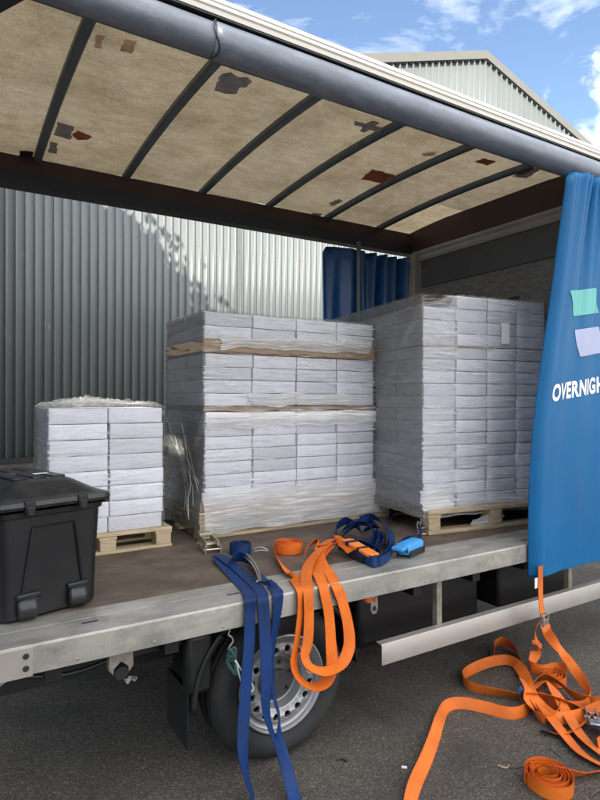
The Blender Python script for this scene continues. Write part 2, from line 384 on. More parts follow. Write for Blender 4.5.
M['bin_lid'] = mat('black_plastic_lid', (.011,.0115,.012), .36, var=.25, vscale=9, bump=.06, bscale=300, dirt=(.05,.05,.05), dirt_scale=14, dirt_amt=.35)
M['bin_wheel'] = mat('grey_black_plastic', (.018,.019,.021), .35, var=.2)
M['paper'] = mat('paper', (.78,.78,.77), .7, var=.06)
M['tyre'] = mat('tyre_rubber', (.016,.016,.017), .75, var=.3, vscale=12, dirt=(.035,.033,.03), dirt_scale=6, dirt_amt=.5)
M['rim'] = mat('silver_steel', (.37,.37,.375), .38, metal=.55, var=.1, dirt=(.22,.21,.2), dirt_scale=8, dirt_amt=.45)
M['hub'] = mat('hub_grey', (.09,.09,.095), .5, metal=.4, var=.25)
M['plastic_dark'] = mat('mudguard_plastic', (.006,.0065,.007), .5, var=.25)
M['zinc'] = mat('zinc_plated', (.50,.46,.36), .36, metal=.85, var=.18, vscale=30)
M['steel'] = mat('steel', (.42,.42,.42), .35, metal=.85, var=.2, vscale=20)
M['bracket'] = mat('bracket_steel', (.28,.26,.22), .6, metal=.3, var=.3, vscale=14, dirt=(.14,.07,.04), dirt_scale=9, dirt_amt=.6)
M['orange'] = mat_web('orange_webbing', (.96,.205,.018), (.80,.13,.012))
M['orange_worn'] = mat_web('orange_webbing_worn', (.90,.205,.026), (.70,.13,.016))
M['blue'] = mat_web('blue_webbing', (.004,.038,.165), (.003,.022,.10))
M['sky_blue'] = mat('light_blue_pvc', (.05,.30,.68), .4, var=.12, vscale=20)
M['orange_pl'] = mat('orange_pvc', (.85,.22,.03), .45, var=.1)
M['amber'] = mat('amber_lens', (.50,.10,.02), .3, var=.1)
M['teal_rope'] = mat('teal_rope', (.02,.06,.06), .8, var=.3, vscale=60)
M['white_rope'] = mat('white_rope', (.55,.62,.60), .7, var=.1)
M['black_tape'] = mat('black_tape', (.012,.012,.012), .5)
M['leaf'] = mat_leaf()
M['bark'] = mat('bark', (.09,.07,.05), .9, var=.3, bump=.5, bscale=20)
M['twig'] = mat('dry_twig', (.10,.075,.05), .85, var=.3)

# ------------------------------------------------------------------ setting
g = MB(); g.box((-150, -150, -.3), (150, 150, 0)); tag(g.build('ground', M['asphalt']), kind='structure')
YB = 2.25            # near face of the truck bed
FLOOR = .80
FAR = 4.35

def make_warehouse():
    YW = 11.0
    root = empty('warehouse', (12.8, YW, 0), 'large warehouse clad in pale corrugated metal behind the truck', 'warehouse')
    ax, az = 12.75, 11.12
    def top(x): return az - (.335*(ax-x) if x < ax else .29*(x-ax))
    X0, X1 = -5.2, 33.0
    def sheet(xa, xb, pitch, zlo, zhi, y, name, depth=.040):
        pr = []; x = xa
        while x < xb:
            for fx, fd in ((0,0),(.70,0),(.735,1),(.905,1),(.94,0)):
                pr.append((x + fx*pitch, y - fd*depth))
            x += pitch
        P = [[Vector((a, b, zlo(a))), Vector((a, b, zhi(a)))] for a, b in pr]
        m = MB(); m.grid(P, smooth=False); return m.build(name, M['clad'], root, solid=.003)
    sheet(X0, X1, .153, lambda x: .62, lambda x: min(7.2, top(x)-.02), YW, 'lower_cladding')
    sheet(X0, X1, .222, lambda x: min(7.15, top(x)-.03), lambda x: top(x)-.02, YW - .05, 'gable_cladding', .045)
    # lap joint cover strip
    # core walls behind the sheets
    poly = [(X0, 0), (X1, 0), (X1, top(X1)-.1), (ax, az-.1), (X0, top(X0)-.1)]
    MB().prism(poly, 'y', YW + .03, YW + 26).build('wall', M['wroof'], root)
    MB().box((X0-.02, YW-.03, 0), (X1, YW + .02, .62)).build('plinth', M['plinth'], root)
    MB().box((X0-.02, YW-.075, .60), (X1, YW - .035, .68)).build('drip_flashing', M['dark_gap'], root)
    # gable capping and dark boxes painting in the shadow gap under it
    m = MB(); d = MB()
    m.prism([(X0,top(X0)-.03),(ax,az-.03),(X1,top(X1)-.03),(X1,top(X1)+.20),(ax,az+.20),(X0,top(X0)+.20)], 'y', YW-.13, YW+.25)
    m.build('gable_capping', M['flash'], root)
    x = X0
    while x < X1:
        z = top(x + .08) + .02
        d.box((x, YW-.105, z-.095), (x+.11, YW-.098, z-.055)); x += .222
    d.build('capping_gap_shade', M['dark_gap'], root)['kind'] = 'stuff'
    # roof slopes
    r = MB()
    r.add([V(X0,YW+.05,top(X0)+.13),V(ax,YW+.05,az+.13),V(ax,YW+26,az+.13),V(X0,YW+26,top(X0)+.13),V(X1,YW+.05,top(X1)+.13),V(X1,YW+26,top(X1)+.13)],
          [(0,1,2,3),(1,4,5,2)])
    r.build('roof', M['wroof'], root, solid=.05)
    # fixing screws along the purlin lines
    f = MB()
    for zz in (3.3, 4.78, 6.2):
        x = X0
        while x < 16:
            f.box((x+.045, YW-.006, zz-.008), (x+.060, YW, zz+.008)); x += .306
    f.build('fixing_screws', M['wroof'], root)['kind'] = 'stuff'
    # downpipe-like lap flashings
    m = MB()
    for x in (5.25,):
        m.box((x, YW-.052, .64), (x+.05, YW-.042, 7.1))
    m.build('joint_flashing', M['clad'], root)
make_warehouse()

def make_tree(name, x, y, h, cr, label, seed, nclump=70, leaf=.2, base=.35, lean=(0,0)):
    rnd = random.Random(seed); root = empty(name, (x, y, 0), label, 'tree')
    t = MB(); pts = [V(x,y,-.05), V(x+.1,y,h*.2), V(x-.05+lean[0]*.4,y+.08,h*.45), V(x+lean[0],y,h*.8)]
    t.tube(catmull(pts, 5), [.26 - .2*i/15 for i in range(16)], 10)
    for k in range(9):
        a = k*2.4; z = h*(.3+.055*k); t.tube([V(x,y,z), V(x+cr*.35*math.cos(a),y+cr*.35*math.sin(a),z+.6), V(x+cr*.75*math.cos(a),y+cr*.75*math.sin(a),z+1.0)], [.08,.05,.02], 6)
    t.build('trunk', M['bark'], root)
    c = MB()
    for k in range(nclump):
        a = rnd.uniform(0, 6.283); q = rnd.uniform(0, 1)**.5; zz = rnd.uniform(-1, 1)
        env = math.sqrt(max(0, 1-zz*zz*.9))
        cx = x + lean[0] + cr*q*env*math.cos(a); cy = y + cr*q*env*math.sin(a); cz = h*(base+1)/2 + zz*h*(1-base)/2
        s = rnd.uniform(.3, .62)
        for j in range(46):
            d = Vector((rnd.gauss(0,1), rnd.gauss(0,1), rnd.gauss(0,.8))); p = V(cx,cy,cz) + d*s*.6
            u = Vector((rnd.uniform(-1,1), rnd.uniform(-1,1), rnd.uniform(-.6,.6))).normalized()*leaf*rnd.uniform(.6,1.2); w = u.orthogonal().normalized()*leaf*.45
            c.add([p-u*.5, p+w*.5, p+u*.5, p-w*.5], [(0,1,2,3)])
    c.build('crown', M['leaf'], root)
make_tree('broadleaf_tree', -2.5, 7.2, 9.7, 3.1, 'broadleaf tree left of the truck that shades the warehouse wall', 3, nclump=400, leaf=.26, base=.43, lean=(.35, 0))
make_tree('shrubby_tree', -4.6, 8.6, 7.0, 2.6, 'bushy tree growing close to the warehouse wall', 5, nclump=170, leaf=.26, base=.12)

EL, AZ = R(41), R(46)                      # sun behind-left of the camera
def make_shade_building():
    # added out of view behind-left of the camera, outlined to shade the yard
    hx, hy = math.sin(AZ), math.cos(AZ); D = 7.5
    def w(s_, p_): return (s_*hx - p_*hy, s_*hy + p_*hx)
    root = empty('shade_caster', (*w(-D-1.5, 0), 0), 'added unseen shade caster shaped as a tall white building', 'building')
    def rail(x): return (-x*hy + 2.19*hx, 3.14 + math.tan(EL)*(x*hx + 2.19*hy + D))
    a, b = rail(-.2), rail(4.6)
    sil = [(-3.3, 0), (3.4, 0), (3.4, a[1]), a, b, (-3.3, b[1])]
    m = MB(); vs = []; n = len(sil)
    for s_ in (-D, -D-3.5):
        for p_, h in sil:
            q = w(s_, p_); vs.append(V(q[0], q[1], h))
    m.add(vs, [tuple(range(n)), tuple(range(n, 2*n))[::-1]] + [(i, n+i, n+(i+1) % n, (i+1) % n) for i in range(n)])
    m.build('wall', M['caster_pale'], root)
    for p_ in (-2.2, 0, 2.2):  # windows dressing the added shade caster
        for z in (1.2, 4.4, 7.4):
            q = w(-D, p_); Mx = Matrix.Translation((q[0], q[1], z)) @ Matrix.Rotation(math.atan2(hx, -hy), 4, 'Z')
            f = MB(); f.box((-.55, -.03, -.05), (.55, .03, 1.5), Mx); wn = f.build('window', M['white_alu'], root)
            g_ = MB(); g_.box((-.48, -.035, .02), (.48, .035, 1.43), Mx); g_.build('pane', M['dash'], wn)
make_shade_building()

# ------------------------------------------------------------------ the truck
truck = empty('curtain_sider_truck', (2.0, 3.3, 0), 'flatbed curtain-sided truck with its blue side curtain drawn open', 'truck')
X0, X1 = .06, 4.02
ROOFZ = lambda y: 3.318 + .05*(1 - ((y-3.3)/1.05)**2)

MB().box((X0+.02, 2.52, .765), (X1, 4.10, FLOOR)).build('floor', M['ply'], truck)
# near side rail: an extruded channel with a step line
prof = [(2.25,.694),(2.25,.792),(2.256,.80),(2.40,.80),(2.402,.798),(2.412,.798),(2.414,.80),(2.518,.80),(2.518,.775),(2.275,.775),(2.275,.71),(2.33,.71),(2.33,.694)]
rail = MB().prism(prof, 'x', X0, X1+.4).build('side_rail', M['alu'], truck, bevel=.002)
MB().prism([(FAR-(y-2.25), z) for y, z in prof], 'x', X0, X1+.4).build('side_rail', M['alu'], truck)
ep = MB().box((X0-.012, 2.243, .690), (.268, 2.2475, .795)).build('end_plate', M['alu_clean'], truck, bevel=.002)
for z in (.722, .765):
    MB().lathe([(0,-.006),(.008,-.006),(.010,-.003),(.011,0)], (.245, 2.243, z), 12).build('bolt', M['dash'], ep)
MB().box((X0-.03, 2.27, .66), (X0+.0, 4.33, .80)).build('rear_sill', M['alu'], truck)
sl = MB()
for px in (233, 525, 90):
    p = on_z(px, 594 if px == 233 else 540 if px == 525 else 622, .80)
    MB().box((p.x-.03, p.y-.006, .7995), (p.x+.03, p.y+.006, .8012)).build('lashing_slot', M['dash'], rail)
for i in range(14):
    x = .42 + i*.29
    MB().lathe([(0,-.002),(.004,-.0018),(.0055,0)], (x, 2.25, .712), 8).build('rivet', M['steel'], rail)
# roof
rows = [[V(x, 2.26 + (4.32-2.26)*j/24, ROOFZ(2.26 + (4.32-2.26)*j/24) + .006 - (0.012*math.sin(math.pi*((x-.54)/.598 % 1)) if True else 0) + .004*noise.noise(V(x*2, j*.2, 0))) for j in range(25)] for x in [X0 + (X1-X0)*i/80 for i in range(81)]]
rs_ = MB().grid(rows).build('roof_sheet', M['roof'], truck)
bm = bmesh.new(); bm.from_mesh(rs_.data)
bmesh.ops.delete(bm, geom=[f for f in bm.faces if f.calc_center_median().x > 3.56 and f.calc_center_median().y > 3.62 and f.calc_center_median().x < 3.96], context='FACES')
bm.to_mesh(rs_.data); bm.free()
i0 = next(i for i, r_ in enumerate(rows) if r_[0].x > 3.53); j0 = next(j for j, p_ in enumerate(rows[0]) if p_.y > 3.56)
MB().grid([[p_ + V(0,0,.001) for p_ in r_[j0:]] for r_ in rows[i0:]]).build('translucent_roof_panel', M['roof_translucent'], truck)  # same sheet with a larger translucent share in this rectangle
def roof_pt(px, py):
    z = 3.34
    for _ in range(6):
        p = on_z(px, py, z); z = ROOFZ(p.y) - .002
    return p
for i in range(6):
    x = .54 + i*.598; P = []
    for j in range(25):
        y = 2.27 + (4.33-2.27)*j/24; z = ROOFZ(y) - .012
        P.append([V(x-.026,y,z+.012), V(x-.026,y,z-.014), V(x-.016,y,z-.026), V(x+.016,y,z-.026), V(x+.026,y,z-.014), V(x+.026,y,z+.012)])
    b = MB(); b.grid(P, closed_v=True, smooth=False); b.build('roof_bow', M['bow'], truck, ang=25)
# roof repair patches, taped underneath
def patch(pts, m):
    q0 = [roof_pt(*p) for p in pts]; q = []
    for a, b in zip(q0, q0[1:] + q0[:1]):
        for k in range(5):
            t = k/5; p = a.lerp(b, t); amp = (b-a).length*.05*(0 if k == 0 else 1)
            q.append(p + V(random.uniform(-amp, amp), random.uniform(-amp, amp), 0))
    n = len(q)
    vs = [p + V(0,0,-.010-.006) for p in q] + [p + V(0,0,-.0125-.006) for p in q]
    mb = MB(); mb.add(vs, [tuple(range(n)), tuple(range(n,2*n))[::-1]] + [(i,(i+1)%n,n+(i+1)%n,n+i) for i in range(n)])
    return mb.build('roof_patch', M[m], truck)
patch([(125,36),(137,38),(132,50),(120,47)], 'patch_mauve')
patch([(97,31),(105,33),(100,45),(94,43)], 'patch_mauve')
patch([(57,119),(74,124),(70,137),(54,132)], 'patch_grey')
patch([(50,139),(58,141),(57,151),(49,150)], 'patch_grey')
patch([(72,132),(78,128),(92,134),(87,137),(77,137)], 'patch_rust')
patch([(20,148),(33,149),(33,157),(19,157)], 'black_tape')
patch([(222,71),(231,69),(238,74),(248,74),(252,79),(246,84),(240,84),(236,91),(224,90),(214,87)], 'patch_grey')
patch([(355,118),(366,121),(373,118),(379,120),(375,123),(384,126),(378,129),(370,127),(364,130),(360,128),(363,124),(354,122)], 'patch_grey')
patch([(372,167),(395,173),(382,181),(361,177)], 'patch_rust')
patch([(475,159),(484,156),(496,159),(487,163)], 'patch_rust')
patch([(506,170),(519,166),(536,166),(520,173)], 'patch_rust')
patch([(512,174),(522,170),(541,164),(539,168),(526,176)], 'patch_grey')
patch([(421,151),(437,149),(434,153),(424,154)], 'patch_mauve')
patch([(329,201),(339,197),(343,199),(332,204)], 'patch_grey')
patch([(312,211),(322,212),(320,215),(313,214)], 'patch_grey')
# near cant rail, valance and the white drip trim above it
MB().box((X0, 2.27, 3.20), (X1+.4, 2.33, 3.31)).build('cant_rail', M['navy'], truck)
def valance(xa, xb, grow, name):
    prof = []
    for k in range(15):
        a = R(-95 + 185*k/14); prof.append((2.255 - .075*math.cos(a) - grow*math.cos(a), 3.172 + (.074+grow)*math.sin(a)))
    P = []
    nx = 60
    for i in range(nx+1):
        x = xa + (xb-xa)*i/nx; row = []
        for (y, z) in prof:
            w = .004*noise.noise(V(x*2.5, z*6, grow*90))
            row.append(V(x, y + w, z + w*.6 - .004*math.sin(x*1.1)))
        P.append(row)
    m = MB(); m.grid(P); return m.build(name, M['valance'], truck, solid=.004)
valance(X0-.2, .955, 0, 'valance')
v2 = valance(.945, X1+.45, .006, 'valance')
# dark tube put in for the shaded gap where the two pieces overlap
lip = MB(); pts = []
for k in range(13):
    a = R(-80 + 160*k/12); pts.append(V(.945 + .018*math.sin(k*.7)*(1 if k < 9 else .4), 2.255 - .083*math.cos(a), 3.172 + .082*math.sin(a)))
lip.tube(pts, .0032, 6); lip.build('valance_gap_shade', M['dash'], v2)
tprof = [(2.275,3.246),(2.19,3.246),(2.186,3.262),(2.196,3.264),(2.196,3.272),(2.188,3.276),(2.188,3.290),(2.200,3.293),(2.202,3.300),(2.196,3.304),(2.198,3.322),(2.215,3.332),(2.30,3.345),(2.30,3.315)]
MB().prism(tprof, 'x', X0-.25, X1+.45).build('drip_trim', M['white_alu'], truck)
MB().box((X0-.2, 2.193, 3.238), (X1+.4, 2.26, 3.2455)).build('rail_seal', M['dash'], truck)
# far cant rail: maroon over navy, darkened in colour for its backlit shade
MB().box((X0-.1, 4.28, 3.20), (X1, 4.36, 3.305)).build('cant_rail', M['rail_red'], truck)
MB().box((X0-.1, 4.27, 3.10), (X1, 4.37, 3.198)).build('valance', M['navy'], truck)
# rear frame: posts left of the picture, header, corner gusset
MB().box((X0-.13, 2.27, .66), (X0-.03, 2.36, 3.30)).build('rear_post', M['bow'], truck)
MB().box((X0-.13, 4.24, .66), (X0-.03, 4.33, 3.30)).build('rear_post', M['bow'], truck)
MB().box((X0-.13, 2.27, 3.16), (X0-.03, 4.33, 3.37)).build('rear_header', M['navy'], truck)
MB().prism([(X0-.03,2.28),(.43,2.28),(X0-.03,3.02)], 'z', 3.283, 3.294).build('corner_gusset', M['navy'], truck)
# front bulkhead
XBK = 3.96
bk = MB().box((XBK, 2.28, .80), (XBK+.05, 4.33, 2.76)).build('bulkhead', M['bulk_ply'], truck)
MB().box((XBK-.012, 2.28, 2.762), (XBK+.05, 4.33, 3.02)).build('bulkhead_panel', M['bulk_dark'], bk)
MB().prism([(XBK+.05,3.022),(XBK-.02,3.022),(XBK-.03,3.05),(XBK-.02,3.075),(XBK-.035,3.10),(XBK-.03,3.122),(XBK+.05,3.122)], 'y', 2.28, 4.33).build('bulkhead_rail', M['bulk'], bk)
MB().box((XBK-.03, 2.28, 3.124), (XBK+.05, 4.33, 3.352)).build('bulkhead_header', M['rail_red'], bk)
pp = []
for k in range(7):
    pp += [(XBK-.09 + .0, 0)]
pst = MB(); pst.box((XBK-.10, 4.17, .80), (XBK-.002, 4.27, 3.09))
for k in range(3): pst.box((XBK-.108, 4.185+.027*k, .80), (XBK-.1005, 4.20+.027*k, 3.08))
pst.build('corner_post', M['post'], truck, bevel=.004)
MB().box((XBK-.01, 2.285, .80), (XBK+.06, 2.36, 3.10)).build('corner_post', M['post'], truck)
for (y, z) in ((3.1,2.5),(3.7,2.62),(3.4,2.2),(2.9,1.9)):
    MB().box((XBK-.006, y-.05, z-.012), (XBK-.001, y+.05, z+.012)).build('lashing_ring', M['dash'], bk)

# ---- near curtain, bunched at the front
def curt_left(z):
    pts = [(.60,2.985),(.9,2.985),(1.2,2.995),(1.45,3.02),(1.67,3.055),(2.0,3.122),(2.345,3.195),(2.7,3.268),(3.0,3.332),(3.1,3.353)]
    for (a, b), (c, d) in zip(pts, pts[1:]):
        if z <= c: return b + (d-b)*max(0, (z-a))/(c-a)
    return pts[-1][1]
def curt(s, z):
    """s metres from the leading edge"""
    xl = curt_left(z); width = 4.16 - xl; t = s / 1.2
    x = xl + t*width
    h = max(0, min(1, (z-.6)/2.48))
    y = 2.185 + .05*math.exp(-s/.018)
    y += -.014*math.exp(-((s-.055)/.028)**2)            # rounded pole pocket
    y += (.004+.022*h**3)*math.sin(s*23 + 1.0 + .5*math.sin(z*1.3)) * min(1, s/.12)
    y += .030*h**6*math.sin(s*60+.6*z) * min(1, max(0, (s-.10)/.15))
    y += .004*math.sin(z*1.7+s*2.2) + .004*noise.noise(V(s*5, z*2.3, 4))
    y += .022*(1-h)*math.sin(s*4.2)
    z2 = z - .018*(1-h)*0
    return Vector((x, y, z2))
P = []
for i in range(161):
    s_ = 1.2*(i/160)**1.2
    P.append([curt(s_, .605 + .02*(s_) + (3.10-.605)*j/80) for j in range(81)])
c = MB(); c.grid(P); cur = c.build('side_curtain', M['curtain'], truck, solid=.003, ang=80)
hm = MB(); ribbon(hm, [(curt(.02+1.1*k/14, .632 + .02*(1.1*k/14)) + V(0,-.004,0), V(0,0,1)) for k in range(15)], .05, .002); hm.build('hem', M['curtain'], cur)
# printed graphics follow the cloth
def on_curtain(px, py):
    best = None
    p = on_y(px, py, 2.18)
    lo, hi = 0, 1.2
    for _ in range(40):
        m_ = (lo+hi)/2
        if curt(m_, p.z).x < p.x: lo = m_
        else: hi = m_
    return lo, p.z
def decal(corners, name, m, n=44):
    """corners as (s,z): tl, tr, br, bl"""
    rows = []
    for i in range(n+1):
        a = i/n; row = []
        for j in range(n+1):
            b = j/n
            s_ = (corners[0][0]*(1-a)+corners[1][0]*a)*(1-b) + (corners[3][0]*(1-a)+corners[2][0]*a)*b
            z_ = (corners[0][1]*(1-a)+corners[1][1]*a)*(1-b) + (corners[3][1]*(1-a)+corners[2][1]*a)*b
            row.append(curt(s_, z_) + V(0, -.0055, 0))
        rows.append(row)
    k = MB(); k.grid(rows); return k.build(name, m, cur, solid=.0006)
def rect_print(tl, bl, w, rise, name, m):
    a = on_curtain(*tl); b = on_curtain(*bl)
    decal([a, (a[0]+w, a[1]+rise), (b[0]+w, b[1]+rise), b], name, m)
rect_print((568.5,291), (573.8,316.5), .34, .045, 'printed_block', M['mint'])
rect_print((576,330), (580.7,357), .30, .040, 'printed_block', M['lav'])
fc = bpy.data.curves.new('lettering', 'FONT'); fc.body = 'OVERNIGHT'; fc.size = 1; fc.offset = .042; fc.space_character = 1.1
fo = bpy.data.objects.new('lettering_source', fc); COL.objects.link(fo)
dg = bpy.context.evaluated_depsgraph_get(); tm = bpy.data.meshes.new_from_object(fo.evaluated_get(dg))
bpy.data.objects.remove(fo)
bm = bmesh.new(); bm.from_mesh(tm)
bmesh.ops.triangulate(bm, faces=bm.faces); bmesh.ops.subdivide_edges(bm, edges=[e for e in bm.edges if e.calc_length() > .10], cuts=3)
s0, z0 = on_curtain(552.5, 401); cap = .125
for v in bm.verts:
    x, y = v.co.x*cap*.86, v.co.y*cap*1.08
    v.co = curt(s0 + x - .10*y, z0 + y + x*.115) + V(0, -.0055, 0)
bm.to_mesh(tm); bm.free(); tm.name = 'lettering'; tm.materials.clear(); tm.materials.append(M['white_print'])
lo = bpy.data.objects.new('lettering', tm); COL.objects.link(lo); lo.parent = cur
# tension strap and buckle under the curtain
st = MB(); b0 = on_y(540, 575, 2.165)
ribbon(st, [(on_y(540.5, 566, 2.168), V(1,.1,0)), (on_y(540.5, 582, 2.165), V(1,.1,0)), (on_y(541, 602, 2.155), V(1,.15,0)), (on_y(543.5, 622, 2.145), V(1,.1,0))], .05)
ts = st.build('tension_strap', M['orange_worn'], truck)
p = on_y(536.8, 583, 2.168); MB().box((p.x-.018, p.y-.002, p.z-.03), (p.x+.018, p.y+.002, p.z+.03)).build('strap_tab', M['paper'], ts)
# ---- far curtain bunched in the corner
P = []
for i in range(121):
    t = i/120; row = []
    for j in range(21):
        h = j/20; z = .62 + (3.06-.62)*h
        x = 2.90 + 1.04*t + .035*(1-h)*math.sin(t*7)
        y = 4.30 + (.012 + .05*sm(.30,.5,t))*math.sin(t*38 + 9*t*t + 1.2*math.sin(h*3)) * (.4+.6*math.sin(t*11+1)**2) + .012*math.sin(h*7+t*16) + .02*math.sin(t*9+h*2)
        if i < 6: z = min(z, 3.0 + .012*i)
        row.append(V(x, y, z))
    P.append(row)
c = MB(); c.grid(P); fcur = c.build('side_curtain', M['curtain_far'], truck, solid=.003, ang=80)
MB().tube([V(3.24,4.24,.82), V(3.24,4.24,3.12)], .022, 10).build('curtain_pole', M['bow'], truck)

# ---- side guard and what hangs under the bed
def side_guard():
    a = on_y(381, 644.6, 2.27)
    x0 = a.x; z1, z0_ = .437, .332
    pr = [(2.262,z0_),(2.262,z1-.008),(2.268,z1),(2.31,z1),(2.31,z1-.004),(2.268,z1-.006),(2.268,z0_)]
    gd = MB().prism(pr, 'x', x0, 4.6).build('side_guard', M['alu_clean'], truck)
    for px in (441, 572):
        p = on_y(px, 600, 2.30)
        MB().box((p.x-.019, 2.312, z0_+.02), (p.x+.019, 2.345, .693)).build('guard_bracket', M['bracket'], gd)
side_guard()
ch = MB()
ch.box((.02, 2.78, .40), (5.0, 2.85, .60)); ch.box((.02, 3.75, .40), (5.0, 3.82, .60))
ch.build('chassis_rail', M['chassis'], truck)
for i in range(9):
    x = .35 + i*.46
    if abs(x-1.33) < .40: continue
    MB().box((x-.03, 2.34, .61), (x+.03, 4.26, .762)).build('cross_bearer', M['chassis'], truck)
MB().box((2.0, 2.62, .24), (3.0, 3.1, .60)).build('fuel_tank', M['chassis'], truck, bevel=.04, seg=3)
MB().box((1.75, 3.15, .28), (3.2, 3.72, .58)).build('underbody_tray', M['chassis'], truck)
MB().box((3.1, 2.55, .30), (3.9, 3.2, .62)).build('battery_box', M['chassis'], truck, bevel=.02)
MB().box((1.75, 4.20, .20), (4.6, 4.24, .66)).build('far_side_skirt', M['chassis'], truck)
MB().box((.3, 3.3, .30), (1.2, 3.7, .55)).build('spare_carrier', M['chassis'], truck, bevel=.03)
for k, (y, z, sag) in enumerate(((2.60,.60,.10),(2.66,.58,.06),(2.72,.63,.13))):
    MB().tube(catmull([V(.1,y,z), V(.45,y+.02,z-sag), V(.85,y-.01,z-.02), V(1.3,y,z+.02), V(1.75,y+.02,z-sag*.7), V(2.2,y,z)], 6), .011, 8).build('air_hose', M['plastic_dark'], truck)
# tail step bracket, bottom left
MB().prism([(X0-.03,.66),(X0+.17,.693),(X0+.02,.60),(X0-.03,.57)], 'y', 2.30, 2.36).build('tail_bracket', M['alu'], truck)
# rope-hook bracket left of the wheel
p = on_y(120, 655, 2.36)
bm_ = MB(); bm_.prism([(p.x-.045,.694),(p.x+.045,.694),(p.x+.05,.60),(p.x+.03,.575),(p.x+.028,.60),(p.x,.625),(p.x-.028,.60),(p.x-.03,.575),(p.x-.05,.60)], 'y', 2.34, 2.38)
hb = bm_.build('landing_bracket', M['bracket'], truck, bevel=.003)
MB().lathe([(0,-.008),(.026,-.008),(.030,0),(.030,.02)], (p.x, 2.345, .578), 14).build('bracket_roller', M['dash'], hb)
MB().box((p.x+.06, 2.42, .60), (p.x+.62, 2.47, .70)).build('rear_crossbar', M['chassis'], truck)
# cam buckle bracket by the wheel and the amber marker lamp
p = on_y(366, 597, 2.32); mk = MB(); mk.lathe([(0,-.02),(.02,-.02),(.028,-.012),(.03,0),(.03,.012)], (p.x, 2.31, .672), 18); mk.build('marker_lamp', M['amber'], truck)
p = on_y(373, 610, 2.33)
k = MB(); k.prism([(p.x-.02,.672),(p.x+.02,.672),(p.x+.024,.60),(p.x+.012,.575),(p.x-.012,.575),(p.x-.024,.60)], 'y', 2.318, 2.326); hk = k.build('lashing_bracket', M['bracket'], truck, bevel=.002)
MB().lathe([(0,-.004),(.009,-.004),(.011,0)], (p.x, 2.318, .648), 10).build('bolt', M['amber'], hk)
MB().lathe([(0,-.003),(.011,-.003),(.013,0)], (p.x, 2.318, .604), 12).build('bracket_hole', M['dash'], hk)

def make_wheel(c, flip=1, name='wheel'):
    w = empty(name, c, None, None); del_ = [w.pop(k_) for k_ in ('label', 'category') if k_ in w.keys()]
    w.parent = truck; w.matrix_parent_inverse = Matrix.Translation(truck.location).inverted()
    F = flip
    t = MB(); rt = .350
    pr = [(.222,-.0),(.232,.004),(.250,-.014),(.285,-.024),(.315,-.018),(.336,.004),(rt,.030)]
    for yy in (.055, .06, .09, .095, .125, .13, .16, .165):
        pr.append((rt - (.010 if int(round(yy*1000)) % 10 == 5 else 0), yy))
    pr += [(rt,.185),(.336,.21),(.285,.235),(.23,.22)]
    t.lathe([(r, o*F) for r, o in pr], c, 72); t.build('tyre', M['tyre'], w, ang=50)
    # stamped letters ring on the sidewall
    rg = MB(); rg.lathe([(r, o*F) for r, o in ((.296,-.026),(.298,-.028),(.301,-.0255))], c, 64)
    rim = MB()
    rim.lathe([(r, o*F) for r, o in ((.224,.004),(.226,-.006),(.220,-.008),(.214,-.002),(.210,.012),(.198,.020),(.192,.034),(.188,.030),(.183,.018))], c, 64)
    # hole ring, sector by sector
    n = 16; ri, ro = .128, .183; rh = .0155; q = 6
    def yo(r): return (.018 - .018*math.sin(math.pi*(r-ri)/(ro-ri)) ) * 1.0 - .002
    for k in range(n):
        a0 = 2*math.pi*k/n; a1 = a0 + 2*math.pi/n; am = (a0+a1)/2; rm = (ri+ro)/2 + .002
        bd = []
        for i in range(q): t_ = i/q; bd.append((ri, a0+(a1-a0)*t_))
        for i in range(q): t_ = i/q; bd.append((ri+(ro-ri)*t_, a1))
        for i in range(q): t_ = i/q; bd.append((ro, a1+(a0-a1)*t_))
        for i in range(q): t_ = i/q; bd.append((ro+(ri-ro)*t_, a0))
        out_ = []; mid = []; inn = []; bk_ = []
        for r, a in bd:
            X, Z = r*math.cos(a), r*math.sin(a); out_.append(V(c[0]+X, c[1]+F*yo(r), c[2]+Z))
            hx, hz = rm*math.cos(am), rm*math.sin(am); d = Vector((X-hx, Z-hz)); d = d.normalized()
            for lst, rr, dy in ((mid, rh*1.22, 0), (inn, rh, .004), (bk_, rh, .02)):
                x_, z_ = hx+d.x*rr, hz+d.y*rr; r2 = math.hypot(x_, z_); lst.append(V(c[0]+x_, c[1]+F*(yo(r2)+dy), c[2]+z_))
        rim.grid([out_, mid, inn, bk_], closed_v=True)
    rim.lathe([(r, o*F) for r, o in ((.128,.016),(.122,.020),(.112,.050),(.108,.058),(.100,.060))], c, 64)
    rim.build('rim', M['rim'], w, ang=35)
    hb = MB(); hb.lathe([(r, o*F) for r, o in ((.102,.059),(.06,.057),(.052,.050),(.05,.034),(.046,.028),(.0,.027))], c, 40); hub = hb.build('hub', M['hub'], w)
    MB().lathe([(r, o*F) for r, o in ((.20,.055),(.0,.07))], c, 32).build('brake_drum', M['chassis'], w)
    for k in range(6):
        a = k*math.pi/3 + .3
        MB().lathe([(r, o*F) for r, o in ((0,.040),(.007,.040),(.010,.044),(.010,.058))], (c[0]+.080*math.cos(a), c[1], c[2]+.080*math.sin(a)), 6).build('wheel_nut', M['hub'], hub)
    return w
WC = (1.345, 2.345, .345)
make_wheel(WC)
make_wheel((1.345, 4.255, .345), -1)
MB().tube([V(1.345,2.45,.345), V(1.345,4.15,.345)], .05, 12).build('axle', M['chassis'], truck)
